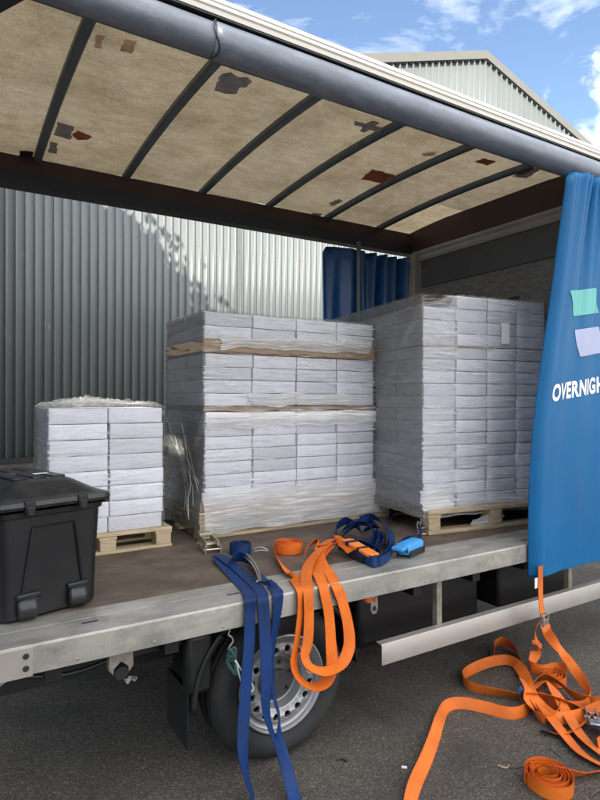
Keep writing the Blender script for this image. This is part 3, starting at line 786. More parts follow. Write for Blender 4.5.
# mudguards: plastic arcs before and behind the wheel, flap at the back
def guard(a0, a1, r, name, y0=2.33, y1=2.62):
    P = []
    for k in range(13):
        a = R(a0 + (a1-a0)*k/12)
        P.append([V(WC[0]+r*math.cos(a), y0-.006, WC[2]+(r-.03)*math.sin(a)), V(WC[0]+(r+.012)*math.cos(a), y0, WC[2]+r*math.sin(a)), V(WC[0]+(r+.012)*math.cos(a), y1, WC[2]+r*math.sin(a))])
    m = MB(); m.grid(P); return m.build(name, M['plastic_dark'], truck, solid=.006)
guard(0, 50, .42, 'mudguard', 2.335)
mg = guard(135, 182, .43, 'mudguard', 2.335)
MB().box((.885, 2.36, .17), (.893, 2.62, .42)).build('mud_flap', M['plastic_dark'], truck)
MB().box((.88, 2.345, .40), (1.0, 2.42, .66)).build('mudguard_bracket', M['plastic_dark'], truck, bevel=.02)

# ------------------------------------------------------------------ pallets, cartons, film
def add_empty_children(): pass
def make_pallet(name, T, lx, ly, hgt, m, label, nb=6, blocks=(0, .5, 1), lead=.09):
    """T: 4x4 placing the pallet; lx along the visible face"""
    root = empty(name, T.translation, label, 'pallet', 'pallets under the carton stacks')
    bw = .10
    th = hgt*.16; z1 = hgt - th; z2 = z1 - th; 
    mt = M[m]
    for k in range(nb):
        y = (ly - bw)*k/(nb-1); MB().box((0, y, z1), (lx, y+bw, hgt), T).build('deck_board', mt, root, bevel=.003)
    for f in blocks:
        x = (lx-bw)*f; MB().box((x, 0.004, z2), (x+bw, ly-.004, z1-.0005), T).build('stringer_board', mt, root, bevel=.003)
        for g_ in (0, .5, 1):
            y = (ly-.11)*g_; MB().box((x+.006, y+.003, th), (x+bw-.006, y+.107, z2-.0005), T).build('block', mt, root, bevel=.003)
    for g_ in (0, .5, 1):
        y = (ly-bw)*g_; MB().box((0, y, .001), (lx, y+bw, th-.0005), T).build('bottom_board', mt, root, bevel=.003)
    return root

def carton_mesh(w, d, h, seed):
    rnd = random.Random(seed); g_ = .0030
    bm = bmesh.new(); bmesh.ops.create_cube(bm, size=1)
    bmesh.ops.subdivide_edges(bm, edges=bm.edges, cuts=4, use_grid_fill=True)
    for v in bm.verts:
        x, y, z = v.co
        bx = (1-(2*y)**2)*(1-(2*z)**2); by = (1-(2*x)**2)*(1-(2*z)**2)
        sag = -.0025*(1-(2*x)**2)*(1 if z > 0 else .5)*(1 if abs(z) > .45 else 0)
        v.co = Vector((x*(w-2*g_*1.6) + math.copysign(.0016*bx, x)*(abs(x) > .49), y*(d-2*g_) + math.copysign(.0035*by, y)*(abs(y) > .49), z*(h-g_) + sag + h/2))
    es = [e for e in bm.edges if len(e.link_faces) == 2 and e.calc_face_angle() > R(60)]
    bmesh.ops.bevel(bm, geom=es, offset=.0028, segments=2, affect='EDGES', profile=.5)
    me = bpy.data.meshes.new('carton'); bm.to_mesh(me); bm.free()
    me.polygons.foreach_set('use_smooth', [True]*len(me.polygons)); me.set_sharp_from_angle(angle=R(40)); me.materials.append(M['carton'])
    return me
ORD = ['first', 'second', 'third', 'fourth', 'fifth', 'sixth', 'seventh', 'eighth', 'ninth', 'tenth', 'eleventh', 'twelfth', 'thirteenth', 'fourteenth', 'fifteenth', 'sixteenth', 'seventeenth']
def place_carton(mesh, T, x, y, z, label, group, jit=.003, rj=.5):
    o = bpy.data.objects.new('carton', mesh); COL.objects.link(o)
    o.matrix_world = T @ Matrix.Translation((x + random.uniform(-jit, jit), y + random.uniform(-jit, jit), z)) @ Matrix.Rotation(R(random.uniform(-rj, rj)), 4, 'Z')
    return tag(o, label, 'box', group)

def film_shell(name, T, x0, x1, y0, y1, z0, z1, off, label, streak=1.0, cell=.012, zc=.006, seed=1, top=None, matf='film', mats='film_side', bump=.005, pleat=0):
    """stretch film wound round a stack: front and left sheets, right and rear sheets, top; off(side,u,z) -> outward offset"""
    root = empty(name, T @ V((x0+x1)/2, y0, z0), label, 'plastic film', 'stretch film round the carton stacks')
    def sheet(side, a, b, pname, material):
        n = max(8, int(math.hypot(b[0]-a[0], b[1]-a[1])/cell)); m_ = max(8, int((z1-z0)/zc)); rows = []
        L_ = math.hypot(b[0]-a[0], b[1]-a[1]); nx, ny = (b[1]-a[1])/L_, -(b[0]-a[0])/L_
        for i in range(n+1):
            t = i/n; row = []
            for j in range(m_+1):
                z = z0 + (z1-z0)*j/m_; u = t*L_
                o_ = off(side, t, z)
                w = noise.noise(V(u*4 + side*7, z*70 + u*6, seed)) * bump + noise.noise(V(u*9, z*160, seed+5)) * bump*.35
                w += (max(0, 1-abs(noise.noise(V(u*2.2+side*3, z*26+u*2.5*math.sin(seed), seed+9)))*5))**2 * bump*1.5 * (.5+.5*noise.noise(V(u*2, z*2, seed+3)))
                if side == 3: w += (max(0, 1-abs(noise.noise(V((u-z*.55)*11, (u+z)*1.3, seed+4)))*4.5))**2 * .006 * sm(1.0, .3, z - pleat)
                edge = min(t, 1-t)*L_
                r_ = .012*max(0, 1-edge/.014)**2
                o2 = o_ + w*streak - r_*.5
                # spread sideways with the offset so that neighbouring sheets meet at the corners
                k = (t-.5)*2; sx = o_*abs(k)**6*math.copysign(1, k)
                row.append(T @ V(a[0] + (b[0]-a[0])*t + nx*o2 + (b[0]-a[0])/L_*sx, a[1] + (b[1]-a[1])*t + ny*o2 + (b[1]-a[1])/L_*sx, z + .004*noise.noise(V(u*3, z*5, seed+2))))
            rows.append(row)
        mb = MB(); mb.grid(rows, uv=lambda i, j: (L_*i/n + side*3.3, (z1-z0)*j/m_ + side*1.7)); return mb.build(pname, material, root, ang=180)
    sheet(0, (x0, y0), (x1, y0), 'front_film', M[matf])
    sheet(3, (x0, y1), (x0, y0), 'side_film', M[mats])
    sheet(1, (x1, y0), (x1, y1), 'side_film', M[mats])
    if top:
        nx, ny = int((x1-x0)/.014), int((y1-y0)/.02); rows = []
        for i in range(nx+1):
            row = []
            for j in range(ny+1):
                x = x0-.012 + (x1-x0+.024)*i/nx; y = y0-.014 + (y1-y0+.03)*j/ny
                row.append(T @ V(x, y, z1 + top(i/nx, j/ny)))
            rows.append(row)
        mb = MB(); mb.grid(rows, uv=lambda i, j: (i/nx*(x1-x0), j/ny*(y1-y0))); mb.build('top_film', M['film_top'], root, ang=180)
    return root
def sm(a, b, x):
    t = max(0, min(1, (x-a)/(b-a))); return t*t*(3-2*t)

# --- small stack on the left
T1 = Matrix.Translation((.44, 3.33, FLOOR))
make_pallet('wooden_pallet', T1, .715, .58, .118, 'wood', 'pale wooden half pallet under the smallest carton stack', nb=5, blocks=(0, .48, 1))
Ts = Matrix.Translation((.478, 3.36, FLOOR+.118))
cw, cd, chh = .317, .258, .0885
cm = [carton_mesh(cw, cd, chh, i) for i in range(2)]
for row in range(8):
    for cx in range(2):
        for cy in range(2):
            lab = 'white carton, smallest stack, %s column, %s row from the top' % (('front left', 'front right')[cx] if cy == 0 else ('rear left', 'rear right')[cx], ORD[7-row])
            place_carton(cm[row % 2], Ts, cw*(cx+.5) + random.uniform(-.003,.003), cd*(cy+.5), row*chh, lab, 'cartons of the smallest stack')
def off1(side, t, z):
    return .006 + (.012*max(0, math.sin(t*9+z*3))*.5 if side == 3 else 0)
def top1(a, b):
    e = 1 - max(abs(a-.5), abs(b-.5))*2
    return .004 + sm(0, .12, e)*(.016 + .03*max(0, noise.noise(V(a*5, b*4, 2))+.25) + .028*abs(noise.noise(V(a*19, b*17, 8))))*(1.0 + .35*math.sin(a*6-1))
film_shell('stretch_film', Ts, 0, cw*2, 0, cd*2, -.01, chh*8, off1, 'clear stretch film round the smallest carton stack', .6, seed=11, top=top1, matf='film', bump=.0025)

# --- middle stack
T2 = Matrix.Translation((1.345, 3.375, FLOOR))
make_pallet('wooden_pallet', T2, 1.43, .82, .148, 'wood', 'wide wooden pallet under the middle carton stack', nb=7, blocks=(0, .5, 1))
Tc = Matrix.Translation((1.397, 3.42, FLOOR+.15))
cw, cd = .340, .355
zz = 0; nrow = 14; r_i = 0
layers = [('c', .081)]*8 + [('p', .033)] + [('c', .0842)]*4 + [('p', .092)] + [('c', .087)]*2
meshes = {}
pad_n = 0
for kind, h in layers:
    if kind == 'c':
        if h not in meshes: meshes[h] = [carton_mesh(cw, cd, h, i) for i in range(2)]
        r_i += 1
        for cx in range(4):
            for cy in range(2):
                lab = 'white carton, middle stack, %s side, %s column from left, %s row from top' % (('front', 'rear')[cy], ORD[cx], ORD[nrow - r_i])
                place_carton(meshes[h][r_i % 2], Tc, cw*(cx+.5), cd*(cy+.5), zz, lab, 'cartons of the middle stack', .004, .5)
    else:
        pad = MB(); e = .012
        if h < .05:
            P = [[Tc @ V(-e + (4*cw+2*e)*i/40, -e + .004*noise.noise(V(i*.2, 0, 3)), zz + k*h*.7 + .004*math.sin(i*.5)) for k in (0, 1)] for i in range(41)]
            pad.grid(P); pad.box((-.004, .0, zz+.004), (4*cw+.004, 2*cd, zz+h-.004), Tc)
            lab = 'thin brown cardboard sheet between rows halfway up the middle stack'
        else:
            # folded tray: rim boards with a torn, uneven lower edge
            P = [[Tc @ V(-e + (4*cw+2*e)*i/60, -e - .004 + .005*noise.noise(V(i*.3, 1, 3)), zz + (h-.004 if k else .006 + .022*abs(noise.noise(V(i*.17, 5, 1))) )) for k in (0, 1)] for i in range(61)]
            pad.grid(P)
            P = [[Tc @ V(-e, -e + (2*cd+2*e)*i/20, zz + (h-.004 if k else .012)) for k in (0, 1)] for i in range(21)]; pad.grid(P)
            P = [[Tc @ V(4*cw+e, -e + (2*cd+2*e)*i/20, zz + (h-.004 if k else .012)) for k in (0, 1)] for i in range(21)]; pad.grid(P)
            pad.box((0, 0, zz+.002), (4*cw, 2*cd, zz+h-.002), Tc)
            lab = 'brown cardboard tray under the top two rows of the middle stack'
        tag(pad.build('cardboard_layer', M['card']), lab, 'cardboard', 'cardboard layers in the middle stack')
    zz += h
HC = zz
def off2(side, t, z):
    o = .010
    fl = sm(.14, .03, z)
    if side == 0: o += .045*fl + (.006 if z > 1.01 else 0) 
    elif side == 3: o += .035*fl + .10*sm(.62, .0, z)*sm(.5, .0, t)*.8 + .03*sm(.5,0,z)*sm(.6,1,t)
    else: o += .035*fl
    return o + .004*math.sin(z*9+t*2)
def top2(a, b):
    return .006 + .012*abs(noise.noise(V(a*9, b*8, 1))) + .010*abs(noise.noise(V(a*28, b*20, 1)))
film_shell('stretch_film', Tc, 0, 4*cw, 0, 2*cd, -.115, HC, off2, 'creased clear stretch film round the middle carton stack', 1.1, seed=3, top=top2, bump=.007, pleat=.1)
fr = [o for o in bpy.data.objects if o.name.startswith('stretch_film') and o.type == 'EMPTY'][-1]
def film_band(z0, z1, yo, xa=-.03, xb=4*cw+.03, seed=1, rag=.02, T=Tc, par=None, mt='film_dense', ts=1):
    rows = []
    for i in range(141):
        x = xa + (xb-xa)*i/140; row = []
        for j in range(37):
            a = j/36; zl = z0 + rag*noise.noise(V(x*5, seed, 1)); zh = z1 + rag*noise.noise(V(x*4, seed, 7)); z = zl + (zh-zl)*a
            d = yo(z) + .007*noise.noise(V(x*6, z*90, seed)) + .006*max(0, 1-abs(noise.noise(V(x*3, z*34, seed+3)))*5)
            e_ = .012*rag/.02*noise.noise(V(z*30, seed, 3))*(1 if i in (0, 140) else 0)
            row.append(T @ V(x + e_, -d, z))
        rows.append(row)
    m = MB(); m.grid(rows, uv=lambda i, j: ((xb-xa)*i/140 + seed, z0 + (z1-z0)*j/36)); m.build('film_band', M[mt], par or fr, ang=180)
film_band(-.112, .14, lambda z: .022 + .05*sm(.13, .03, z), seed=4, rag=.012)
film_band(HC-.225, HC-.14, lambda z: .026, xa=.10, xb=4*cw-.06, seed=9, rag=.035)
film_band(.545, .64, lambda z: .024, xa=.0, xb=4*cw, seed=15, rag=.03)
film_band(.685, .76, lambda z: .022, xa=.30, xb=4*cw-.1, seed=21, rag=.03)
rs = random.Random(12)
for k in range(9):
    y0_ = rs.uniform(.35, .70); z0_ = rs.uniform(.25, .62); y1_ = rs.uniform(-.02, .12); z1_ = rs.uniform(-.06, .22)
    pts = []
    for q in range(7):
        t = q/6; z = z0_ + (z1_-z0_)*t; yy = y0_ + (y1_-y0_)*t; tt = 1 - yy/(2*cd)
        pts.append(Tc @ V(-(off2(3, tt, z) + .008 + .006*math.sin(math.pi*t)), yy, z))
    tm_ = MB(); tm_.tube(catmull(pts, 4), [.0006 + .0016*abs(math.sin(j_*.35 + k)) for j_ in range(25)], 6); tm_.build('film_strand', M['film_dense'], fr)
# wrapped skirt of boards at the base of the middle stack
sk = MB()
for k, (dy, z0_, z1_) in enumerate(((.052,-.03,.02),(.048,.024,.075))):
    sk.box((-.045, -dy+.012, z0_), (4*cw+.04, -dy+.022, z1_), Tc)
tag(sk.build('cardboard_layer', M['card']), 'brown cardboard edging low on the front of the middle stack', 'cardboard', 'cardboard layers in the middle stack')

# --- right stack, turned a little towards the camera
RZ = Matrix.Rotation(R(-9), 4, 'Z')
T3 = Matrix.Translation((2.645, 2.725, FLOOR)) @ RZ
make_pallet('wooden_pallet', T3, 1.10, 1.36, .155, 'wood_dull', 'dull wooden pallet under the tallest carton stack by the curtain', nb=8, blocks=(0, .5, 1))
Tr = Matrix.Translation((2.67, 2.805, FLOOR+.157)) @ RZ
cw, cd = .263, .335
h1, h2 = .0825, .085
m1 = [carton_mesh(cw, cd, h1, i) for i in range(2)]; m2 = [carton_mesh(cw, cd, h2, i) for i in range(2)]
for row in range(17):
    up = row >= 13; z = row*h1 if not up else 13*h1 + .004 + (row-13)*h2
    for cx in range(4):
        for cy in range(4):
            if cy > 0 and cx > 0: continue
            if cx == 0 and row == 16: continue
            t_ = 15 if cx == 0 else 16
            lab = ('white carton, tallest stack, front face, %s column from left, %s row from top' % (ORD[cx], ORD[t_-row])) if cy == 0 else \
                  ('white carton, tallest stack, left side, %s column back, %s row from top' % (ORD[cy], ORD[t_-row]))
            jx = .006*math.sin(row*1.7+cx*2) if not up else .004
            place_carton((m2 if up else m1)[row % 2], Tr, cw*(cx+.5) + jx, cd*(cy+.5) + random.uniform(-.006,.004), z, lab, 'cartons of the tallest stack', .002, .9)
pad = MB(); P = [[Tr @ V(-.004 + (2.2*cw)*i/40, -.012, 13*h1 - .004 + (.010 + .010*max(0, noise.noise(V(i*.3,2,1))))*k) for k in (0, 1)] for i in range(41)]
pad.grid(P); pad.box((0, 0, 13*h1+.0005), (4*cw, .3, 13*h1+.0035), Tr)
tag(pad.build('cardboard_layer', M['card']), 'thin brown cardboard sheet under the top four rows of the tallest stack', 'cardboard')
H3 = 13*h1 + .004 + 4*h2
def off3(side, t, z):
    fl = sm(.10, .0, z)
    if side == 3:
        return .012 + .03*fl + .006*math.sin(z*5+t*3)
    return .009 + .03*fl
def top3(a, b): 
    return -.075*sm(.26, .10, a)*sm(-.2, .3, 1-b*.0) - .02*b + .014*abs(noise.noise(V(a*12, b*14, 6))) + .004
film_shell('stretch_film', Tr, 0, 4*cw, 0, 4*cd, -.05, H3-.004, off3, 'shiny clear stretch film round the tallest carton stack by the curtain', 1.0, seed=23, top=top3, bump=.0045, pleat=-.25)
fr3 = [o for o in bpy.data.objects if o.name.startswith('stretch_film') and o.type == 'EMPTY' and 'tallest' in o['label']][0]
film_band(-.055, .055, lambda z: .018 + .03*sm(.08, .0, z), xa=-.03, xb=4*cw+.02, seed=31, rag=.03, T=Tr, par=fr3, mt='film_mid')
film_band(-.02, .13, lambda z: .024 + .03*sm(.08, .0, z), xa=-.035, xb=.20, seed=37, rag=.04, T=Tr, par=fr3)
film_band(.04, H3-.10, lambda z: .016, xa=-.012, xb=.265, seed=33, rag=.02, T=Tr, par=fr3, mt='film_mid')
film_band(-.14, -.06, lambda z: .050, xa=.36, xb=.62, seed=41, rag=.05, T=Tr, par=fr3)
lb = MB(); lb.box((cw*2.42, -.0185, 13*h1+.03), (cw*2.42+.075, -.0175, 13*h1+.175), Tr @ Matrix.Rotation(R(0), 4, 'Y'))
tag(lb.build('delivery_note', M['paper']), 'white paper delivery note stuck on the tallest carton stack', 'paper label')

# ------------------------------------------------------------------ black storage trunk
def make_trunk():
    BT = Matrix.Translation((.592, 2.578, FLOOR + .001)) @ Matrix.Rotation(R(16), 4, 'Z') @ Matrix.Translation((-.44, 0, 0))
    root = empty('storage_trunk', BT @ V(.22, 0, 0), 'black plastic wheeled storage trunk with a domed lid on the truck bed', 'storage box')
    W, D, H = .44, .70, .450
    def ring(z, ins, rad, n=6, w=W, d=D):
        pts = []
        for (cx, cy, a0) in ((w-ins-rad, ins+rad, -90), (w-ins-rad, d-ins-rad, 0), (ins+rad, d-ins-rad, 90), (ins+rad, ins+rad, 180)):
            for k in range(n+1):
                a = R(a0 + 90*k/n); pts.append(BT @ V(cx+rad*math.cos(a), cy+rad*math.sin(a), z))
        return pts
    b = MB(); rs = [ring(0, .030, .05), ring(.012, .019, .055), ring(.20, .013, .055), ring(H-.045, .005, .05), ring(H-.04, -.004, .05), ring(H-.02, -.006, .05), ring(H-.02, .012, .05)]
    b.grid(rs, closed_v=True); b.add(rs[0], [tuple(range(len(rs[0])))[::-1]])
    body = b.build('body', M['bin'], root, ang=35)
    # raised frame on the end face (a trapezoid) and side ribs
    f = MB()
    def bar(a, b_, w_=.012, y=.004):
        a = V(*a); b_ = V(*b_)
        def fy(z): return .019 - .014*min(1, z/(H-.04)) - .005
        pa = V(a.x, fy(a.y), a.y); pb = V(b_.x, fy(b_.y), b_.y)
        f.tube([BT @ pa, BT @ pb], w_*.36, 6)
    bar((.09,.06),(.135,.365)); bar((.35,.06),(.305,.365)); bar((.135,.365),(.305,.365))
    f.build('end_frame', M['bin'], body, ang=60)
    for x in (.085, .29):
        m = MB(); m.lathe([(0,0),(.040,0),(.046,.008),(.046,.062),(.040,.07),(0,.07)], BT @ V(x, .030, .050), 24, 'x')
        m2_ = MB(); m.build('wheel', M['bin_wheel'], root, ang=30)
        MB().box((x-.014, .0, .085), (x+.084, .05, .11), BT).build('wheel_housing', M['bin'], body, bevel=.008)
    # lid
    l = MB()
    rs = [ring(H-.006, -.028, .05), ring(H+.006, -.032, .055), ring(H+.022, -.026, .055), ring(H+.028, .000, .06), ring(H+.036, .016, .06), ring(H+.078, .085, .05), ring(H+.090, .115, .05)]
    l.grid(rs, closed_v=True); l.add(rs[-1], [tuple(range(len(rs[-1])))]); l.add(rs[0], [tuple(range(len(rs[0])))[::-1]])
    lid = l.build('lid', M['bin_lid'], root, ang=30)
    rb = MB()
    for x in (.14, .22, .30):
        rb.box((x-.030, .135, H+.087), (x+.030, D-.125, H+.0965), BT)
    rb.box((.125, .31, H+.086), (.315, .37, H+.098), BT)
    rb.build('lid_ribs', M['bin_lid'], lid, bevel=.006)
    for (x, y) in ((.11,-.033),(.325,-.033)):
        m = MB(); m.box((x-.020, y-.006, H-.02), (x+.020, y+.018, H+.026), BT); m.box((x-.014, y-.010, H-.030), (x+.014, y-.003, H+.006), BT)
        m.build('clip', M['bin'], lid, bevel=.004)
    m = MB(); m.box((W+.012, .03, H-.03), (W+.042, .10, H+.018), BT); m.build('clip', M['bin'], lid, bevel=.005)
    MB().box((.235, .22, H+.0972), (.295, .25, H+.0980), BT).build('sticker', M['paper'], lid)
make_trunk()

# ------------------------------------------------------------------ ratchets and straps
def ratchet(parent, T, m1='zinc', handle=None, name='ratchet'):
    """T: frame; x along strap, z up"""
    r = MB()
    for y in (-.03, .03):
        r.box((-.06, y-.0025, 0), (.075, y+.0025, .028), T)
        r.box((-.075, y*.8-.0025, .022), (.06, y*.8+.0025, .045), T)
    r.tube([T @ V(0,-.034,.02), T @ V(0,.034,.02)], .011, 10)
    r.tube([T @ V(-.052,-.036,.014), T @ V(-.052,.036,.014)], .006, 8)
    r.tube([T @ V(.064,-.036,.014), T @ V(.064,.036,.014)], .006, 8)
    r.lathe([(.008,-.003),(.022,-.003),(.022,.003),(.008,.003)], T @ V(0, .0, .02), 12)
    ro = r.build(name, M[m1], parent, ang=35)
    h = MB(); h.box((-.115, -.026, .036), (-.06, .026, .050), T)
    h.build('ratchet_handle', M[handle or m1], ro, bevel=.004)
    return ro
def hook(mb, T, s=1.0):
    for y in (-.012, .012):
        mb.tube(catmull([T @ (V(*p)*s) for p in ((0,y,0),(.03,y*.8,.002),(.055,y*.6,.010),(.062,y*.5,.022),(.052,y*.5,.030),(.042,y*.5,.027))], 4), .0032*s, 6)
UP = V(0,0,1)
BX = V(1,0,0)
def bed(px, py, z=.803): return on_z(px, py, z)
def face(px, py, y=2.236): return on_y(px, py, y)

# blue strap with the zinc ratchet, hanging over the rail
r0 = bed(214, 552)
blue = empty('ratchet_strap', r0, 'blue ratchet strap with a zinc ratchet hanging over the rail to the ground', 'strap', 'ratchet straps')
dirA = (bed(224, 563) - bed(195, 533)).normalized()
TA = Matrix.Translation(bed(209, 549, .803)) @ Matrix.Rotation(math.atan2(-dirA.y, -dirA.x) + math.pi, 4, 'Z')
ratchet(blue, TA @ Matrix.Scale(1.45, 4))
sd = V(.75, .25, 0)
w = MB()
ribbon(w, [(bed(216,556,.825), sd), (bed(224,566,.812), sd), (bed(237,580,.805), V(1,.1,0)), (bed(246,590,.804), BX), (face(250,598,2.242), BX), (face(250,612,2.235), V(1,.1,0)), (face(249,645,2.23), V(1,.1,0)),
           (face(246,685,2.22), V(1,.1,0)), (face(243.5,725,2.20), V(1,.0,0)), (face(243,750,2.18), V(1,.25,0)), (face(246,772,2.16), V(.8,.75,0)), (face(250,788,2.145), V(.6,.9,.1)), (face(254,799,2.135), V(.47,.9,.1))], .056)
ribbon(w, [(bed(219,555,.830), sd), (bed(234,566,.816), sd), (bed(250,580,.808), V(1,.1,0)), (bed(259,589,.8075), BX), (face(262.5,597,2.240), BX), (face(264,615,2.229), V(1,-.05,0)), (face(266,650,2.22), V(1,-.1,0)),
           (face(266.5,685,2.21), V(1,.05,0)), (face(266,708,2.20), V(.9,.4,0)), (face(271,730,2.18), V(.62,.8,.1)), (face(279,750,2.15), V(.75,.7,.1)), (face(288,774,2.11), V(1,.1,0)), (on_z(294,797,.03), V(1,-.1,0)), (on_z(298,815,.012), V(1,-.2,0)), (on_z(304,840,.008), V(1,0,0))], .056)
ribbon(w, [(bed(228,566,.815), 70), (bed(236,557,.83), 80), (bed(246,559,.83), 75), (bed(256,569,.822), 50), (bed(266,581,.811), 20), (bed(274,588,.806), V(1,.15,0)), (face(277.5,593,2.242), BX), (face(278,605,2.238), V(1,.2,0)),
           (face(275,630,2.236), V(1,.5,0)), (face(272,660,2.235), V(.7,.6,0)), (face(274,695,2.225), V(.5,.6,0)), (face(279,715,2.21), V(.4,.6,0)), (face(279,735,2.19), V(.7,.5,0)), (face(284,757,2.16), V(1,.1,0)), (face(289,775,2.125), V(1,-.2,0))], .054)
w.build('webbing', M['blue'], blue, ang=60)
hkm = MB(); hkd = bed(250,566,.83)
hkm.tube(catmull([bed(244,556,.84), bed(251,563,.845), bed(256,571,.84), bed(258,577,.83), bed(259,580,.822), bed(256,582,.818)], 4), .0032, 8)
hkm.tube(catmull([bed(247,554,.84), bed(254,562,.845), bed(258.5,571,.84), bed(260,577,.83), bed(261,581,.82)], 4), .0032, 8)
hkm.build('hook', M['zinc'], blue)

# rolled blue strap by the ratchet
cb = bed(240, 553, .802)
roll = empty('rolled_strap', cb, 'small tight roll of blue strap standing beside the zinc ratchet', 'strap', 'rolled straps')
m = MB(); coil(m, cb, .012, .064, 10, .056, jit=.0012, start=1.2); m.build('webbing', M['blue'], roll, ang=60)
hh = MB(); pa = bed(254, 549, .83); pb = bed(268, 550, .825)
hh.tube(catmull([pa, pa*.5+pb*.5+V(0,0,.014), pb], 5), .0045, 8); hh.tube(catmull([pa+V(0,0,-.014), pa*.5+pb*.5+V(0,0,-.004), pb+V(0,0,-.006)], 5), .0045, 8)
hh.build('hook', M['steel'], roll)

# orange strap hanging in two loops
oc = bed(289, 552, .802)
org = empty('ratchet_strap', oc, 'orange ratchet strap looped over the bed rail in front of the wheel', 'strap', 'ratchet straps')
m = MB(); coil(m, oc, .018, .080, 12, .058, jit=.0015, start=.4)
ribbon(m, [(bed(273,549,.835), 85), (bed(279,560,.825), 60), (bed(289,573,.812), 25), (bed(296,581,.808), V(1,.3,0)), (face(301,590,2.241), V(1,.3,.1)), (face(301,610,2.234), V(1,.45,0)), (face(297,640,2.23), V(1,.6,0)), (face(294,662,2.225), V(.95,.45,.1)),
           (face(299,678,2.22), V(.62,.85,.22)), (face(313,687,2.215), V(.05,.95,.30)), (face(326,682,2.215), V(-.45,.85,.22)), (face(332,667,2.22), V(-.85,.5,.05)), (face(331,645,2.226), V(-1,.1,0)), (face(329,615,2.231), V(-1,-.05,0)), (face(324,590,2.240), V(-1,-.1,0)),
           (bed(321,580,.81), V(-1,-.1,0)), (bed(317,569,.82), V(-1,-.1,-.2)), (bed(321,557,.835), V(-.8,.6,-.2)), (bed(330,546,.855), V(-.6,.8,-.2))], .056)
ribbon(m, [(bed(305,553,.835), 80), (bed(310,545,.85), 60), (bed(316,541,.86), 40), (bed(320,545,.85), 60), (bed(316,553,.835), 70)], .052)
ribbon(m, [(bed(335,543,.858), V(.5,-.7,.3)), (bed(322,548,.86), V(.8,-.6,.3)), (bed(310,562,.835), V(1,-.1,.2)), (bed(306,577,.815), V(1,.1,0)), (face(308,590,2.238), V(1,.1,0)), (face(309,615,2.225), V(1,.1,0)), (face(308,640,2.218), V(1,.05,0)), (face(305,656,2.205), V(.95,.3,.2)),
           (face(311,667,2.20), V(.6,.8,.25)), (face(325,671.5,2.195), V(.05,.93,.36)), (face(341,664,2.20), V(-.5,.85,.25)), (face(349,647,2.21), V(-.85,.5,.05)), (face(348,625,2.22), V(-1,.1,0)), (face(342,600,2.232), V(-1,-.05,0)), (face(336,586,2.241), V(-1,-.1,0)),
           (bed(330,574,.812), V(-1,-.1,0)), (bed(322,563,.825), V(-1,.1,-.1)), (bed(320,553,.85), V(-.8,.6,-.2)), (bed(328,543,.87), V(-.6,.8,-.2))], .056)
ribbon(m, [(bed(322,545,.868), V(.5,-.8,.2)), (bed(334,539,.872), V(.35,-.9,.2)), (bed(345,545,.862), V(.3,-.9,.1)), (bed(352,551,.85), V(.3,-.9,.1))], .056)
m.build('webbing', M['orange'], org, ang=60)
da = (bed(376, 560) - bed(344, 547)).normalized()
TO = Matrix.Translation(bed(359, 557, .812)) @ Matrix.Rotation(math.atan2(da.y, da.x), 4, 'Z') @ Matrix.Rotation(R(6), 4, 'Y') @ Matrix.Scale(1.18, 4)
rt = ratchet(org, TO, 'dash', 'orange_pl')
k = MB(); k.box((-.095,-.029,.038), (.115,.029,.054), TO); k.build('padded_sleeve', M['orange_pl'], rt, bevel=.005)
k = MB(); k.box((.018,-.031,.034), (.034,.031,.0565), TO); k.build('sleeve_band', M['black_tape'], rt); k = MB(); k.box((-.075,-.0305,.036), (-.05,.0305,.0555), TO); k.build('sleeve_band', M['blue'], rt)

# blue heap with the light blue ratchet handle
bc = bed(368, 549)
heap = empty('ratchet_strap', bc, 'tangled blue ratchet strap with a light blue handle heaped between two pallets', 'strap', 'ratchet straps')
m = MB()
def hp(px, py, z): return bed(px, py, z)
ribbon(m, [(hp(337,541,.83),80), (hp(336,528,.85),80), (hp(346,521,.875),75), (hp(358,527,.87),70), (hp(364,540,.85),75), (hp(361,552,.835),80), (hp(352,550,.83),80)], .052)
ribbon(m, [(hp(344,534,.85),60), (hp(356,524,.88),70), (hp(370,521,.885),75), (hp(379,531,.87),75), (hp(378,546,.845),80), (hp(371,556,.83),85), (hp(379,561,.832),85), (hp(389,556,.832),85), (hp(393,546,.84),80)], .052)
ribbon(m, [(hp(360,520,.86),70), (hp(374,517,.885),60), (hp(387,527,.87),40), (hp(392,538,.855),50), (hp(388,548,.84),80)], .052)
ribbon(m, [(hp(385,541,.832),85), (hp(386,527,.835),82), (hp(390,515,.838),78), (hp(400,508,.842),75), (hp(411,510,.842),75), (hp(419,518,.838),78), (hp(422,528,.834),82), (hp(419,536,.830),85)], .058)
ribbon(m, [(hp(398,545,.835),70), (hp(404,540,.842),60), (hp(411,537,.842),30), (hp(420,534,.835),20)], .05)
ribbon(m, [(hp(350,551,.828),80), (hp(362,558,.83),80), (hp(374,553,.835),78), (hp(383,541,.85),70), (hp(375,533,.86),70)], .05)
ribbon(m, [(hp(340,546,.825),75), (hp(341,533,.86),65), (hp(350,525,.89),50), (hp(362,523,.895),40), (hp(372,528,.88),55), (hp(373,541,.85),75), (hp(364,549,.83),80), (hp(354,546,.83),80)], .056)
ribbon(m, [(hp(364,530,.87),40), (hp(376,526,.89),30), (hp(386,533,.875),45), (hp(391,545,.85),70), (hp(386,556,.83),82), (hp(374,562,.832),85), (hp(364,557,.832),85)], .056)
ribbon(m, [(hp(338,538,.84),70), (hp(348,545,.84),60), (hp(360,543,.85),50), (hp(372,547,.85),55), (hp(380,553,.835),75)], .056)
m.build('webbing', M['blue'], heap, ang=60)
db = (bed(422, 546) - bed(398, 556)).normalized()
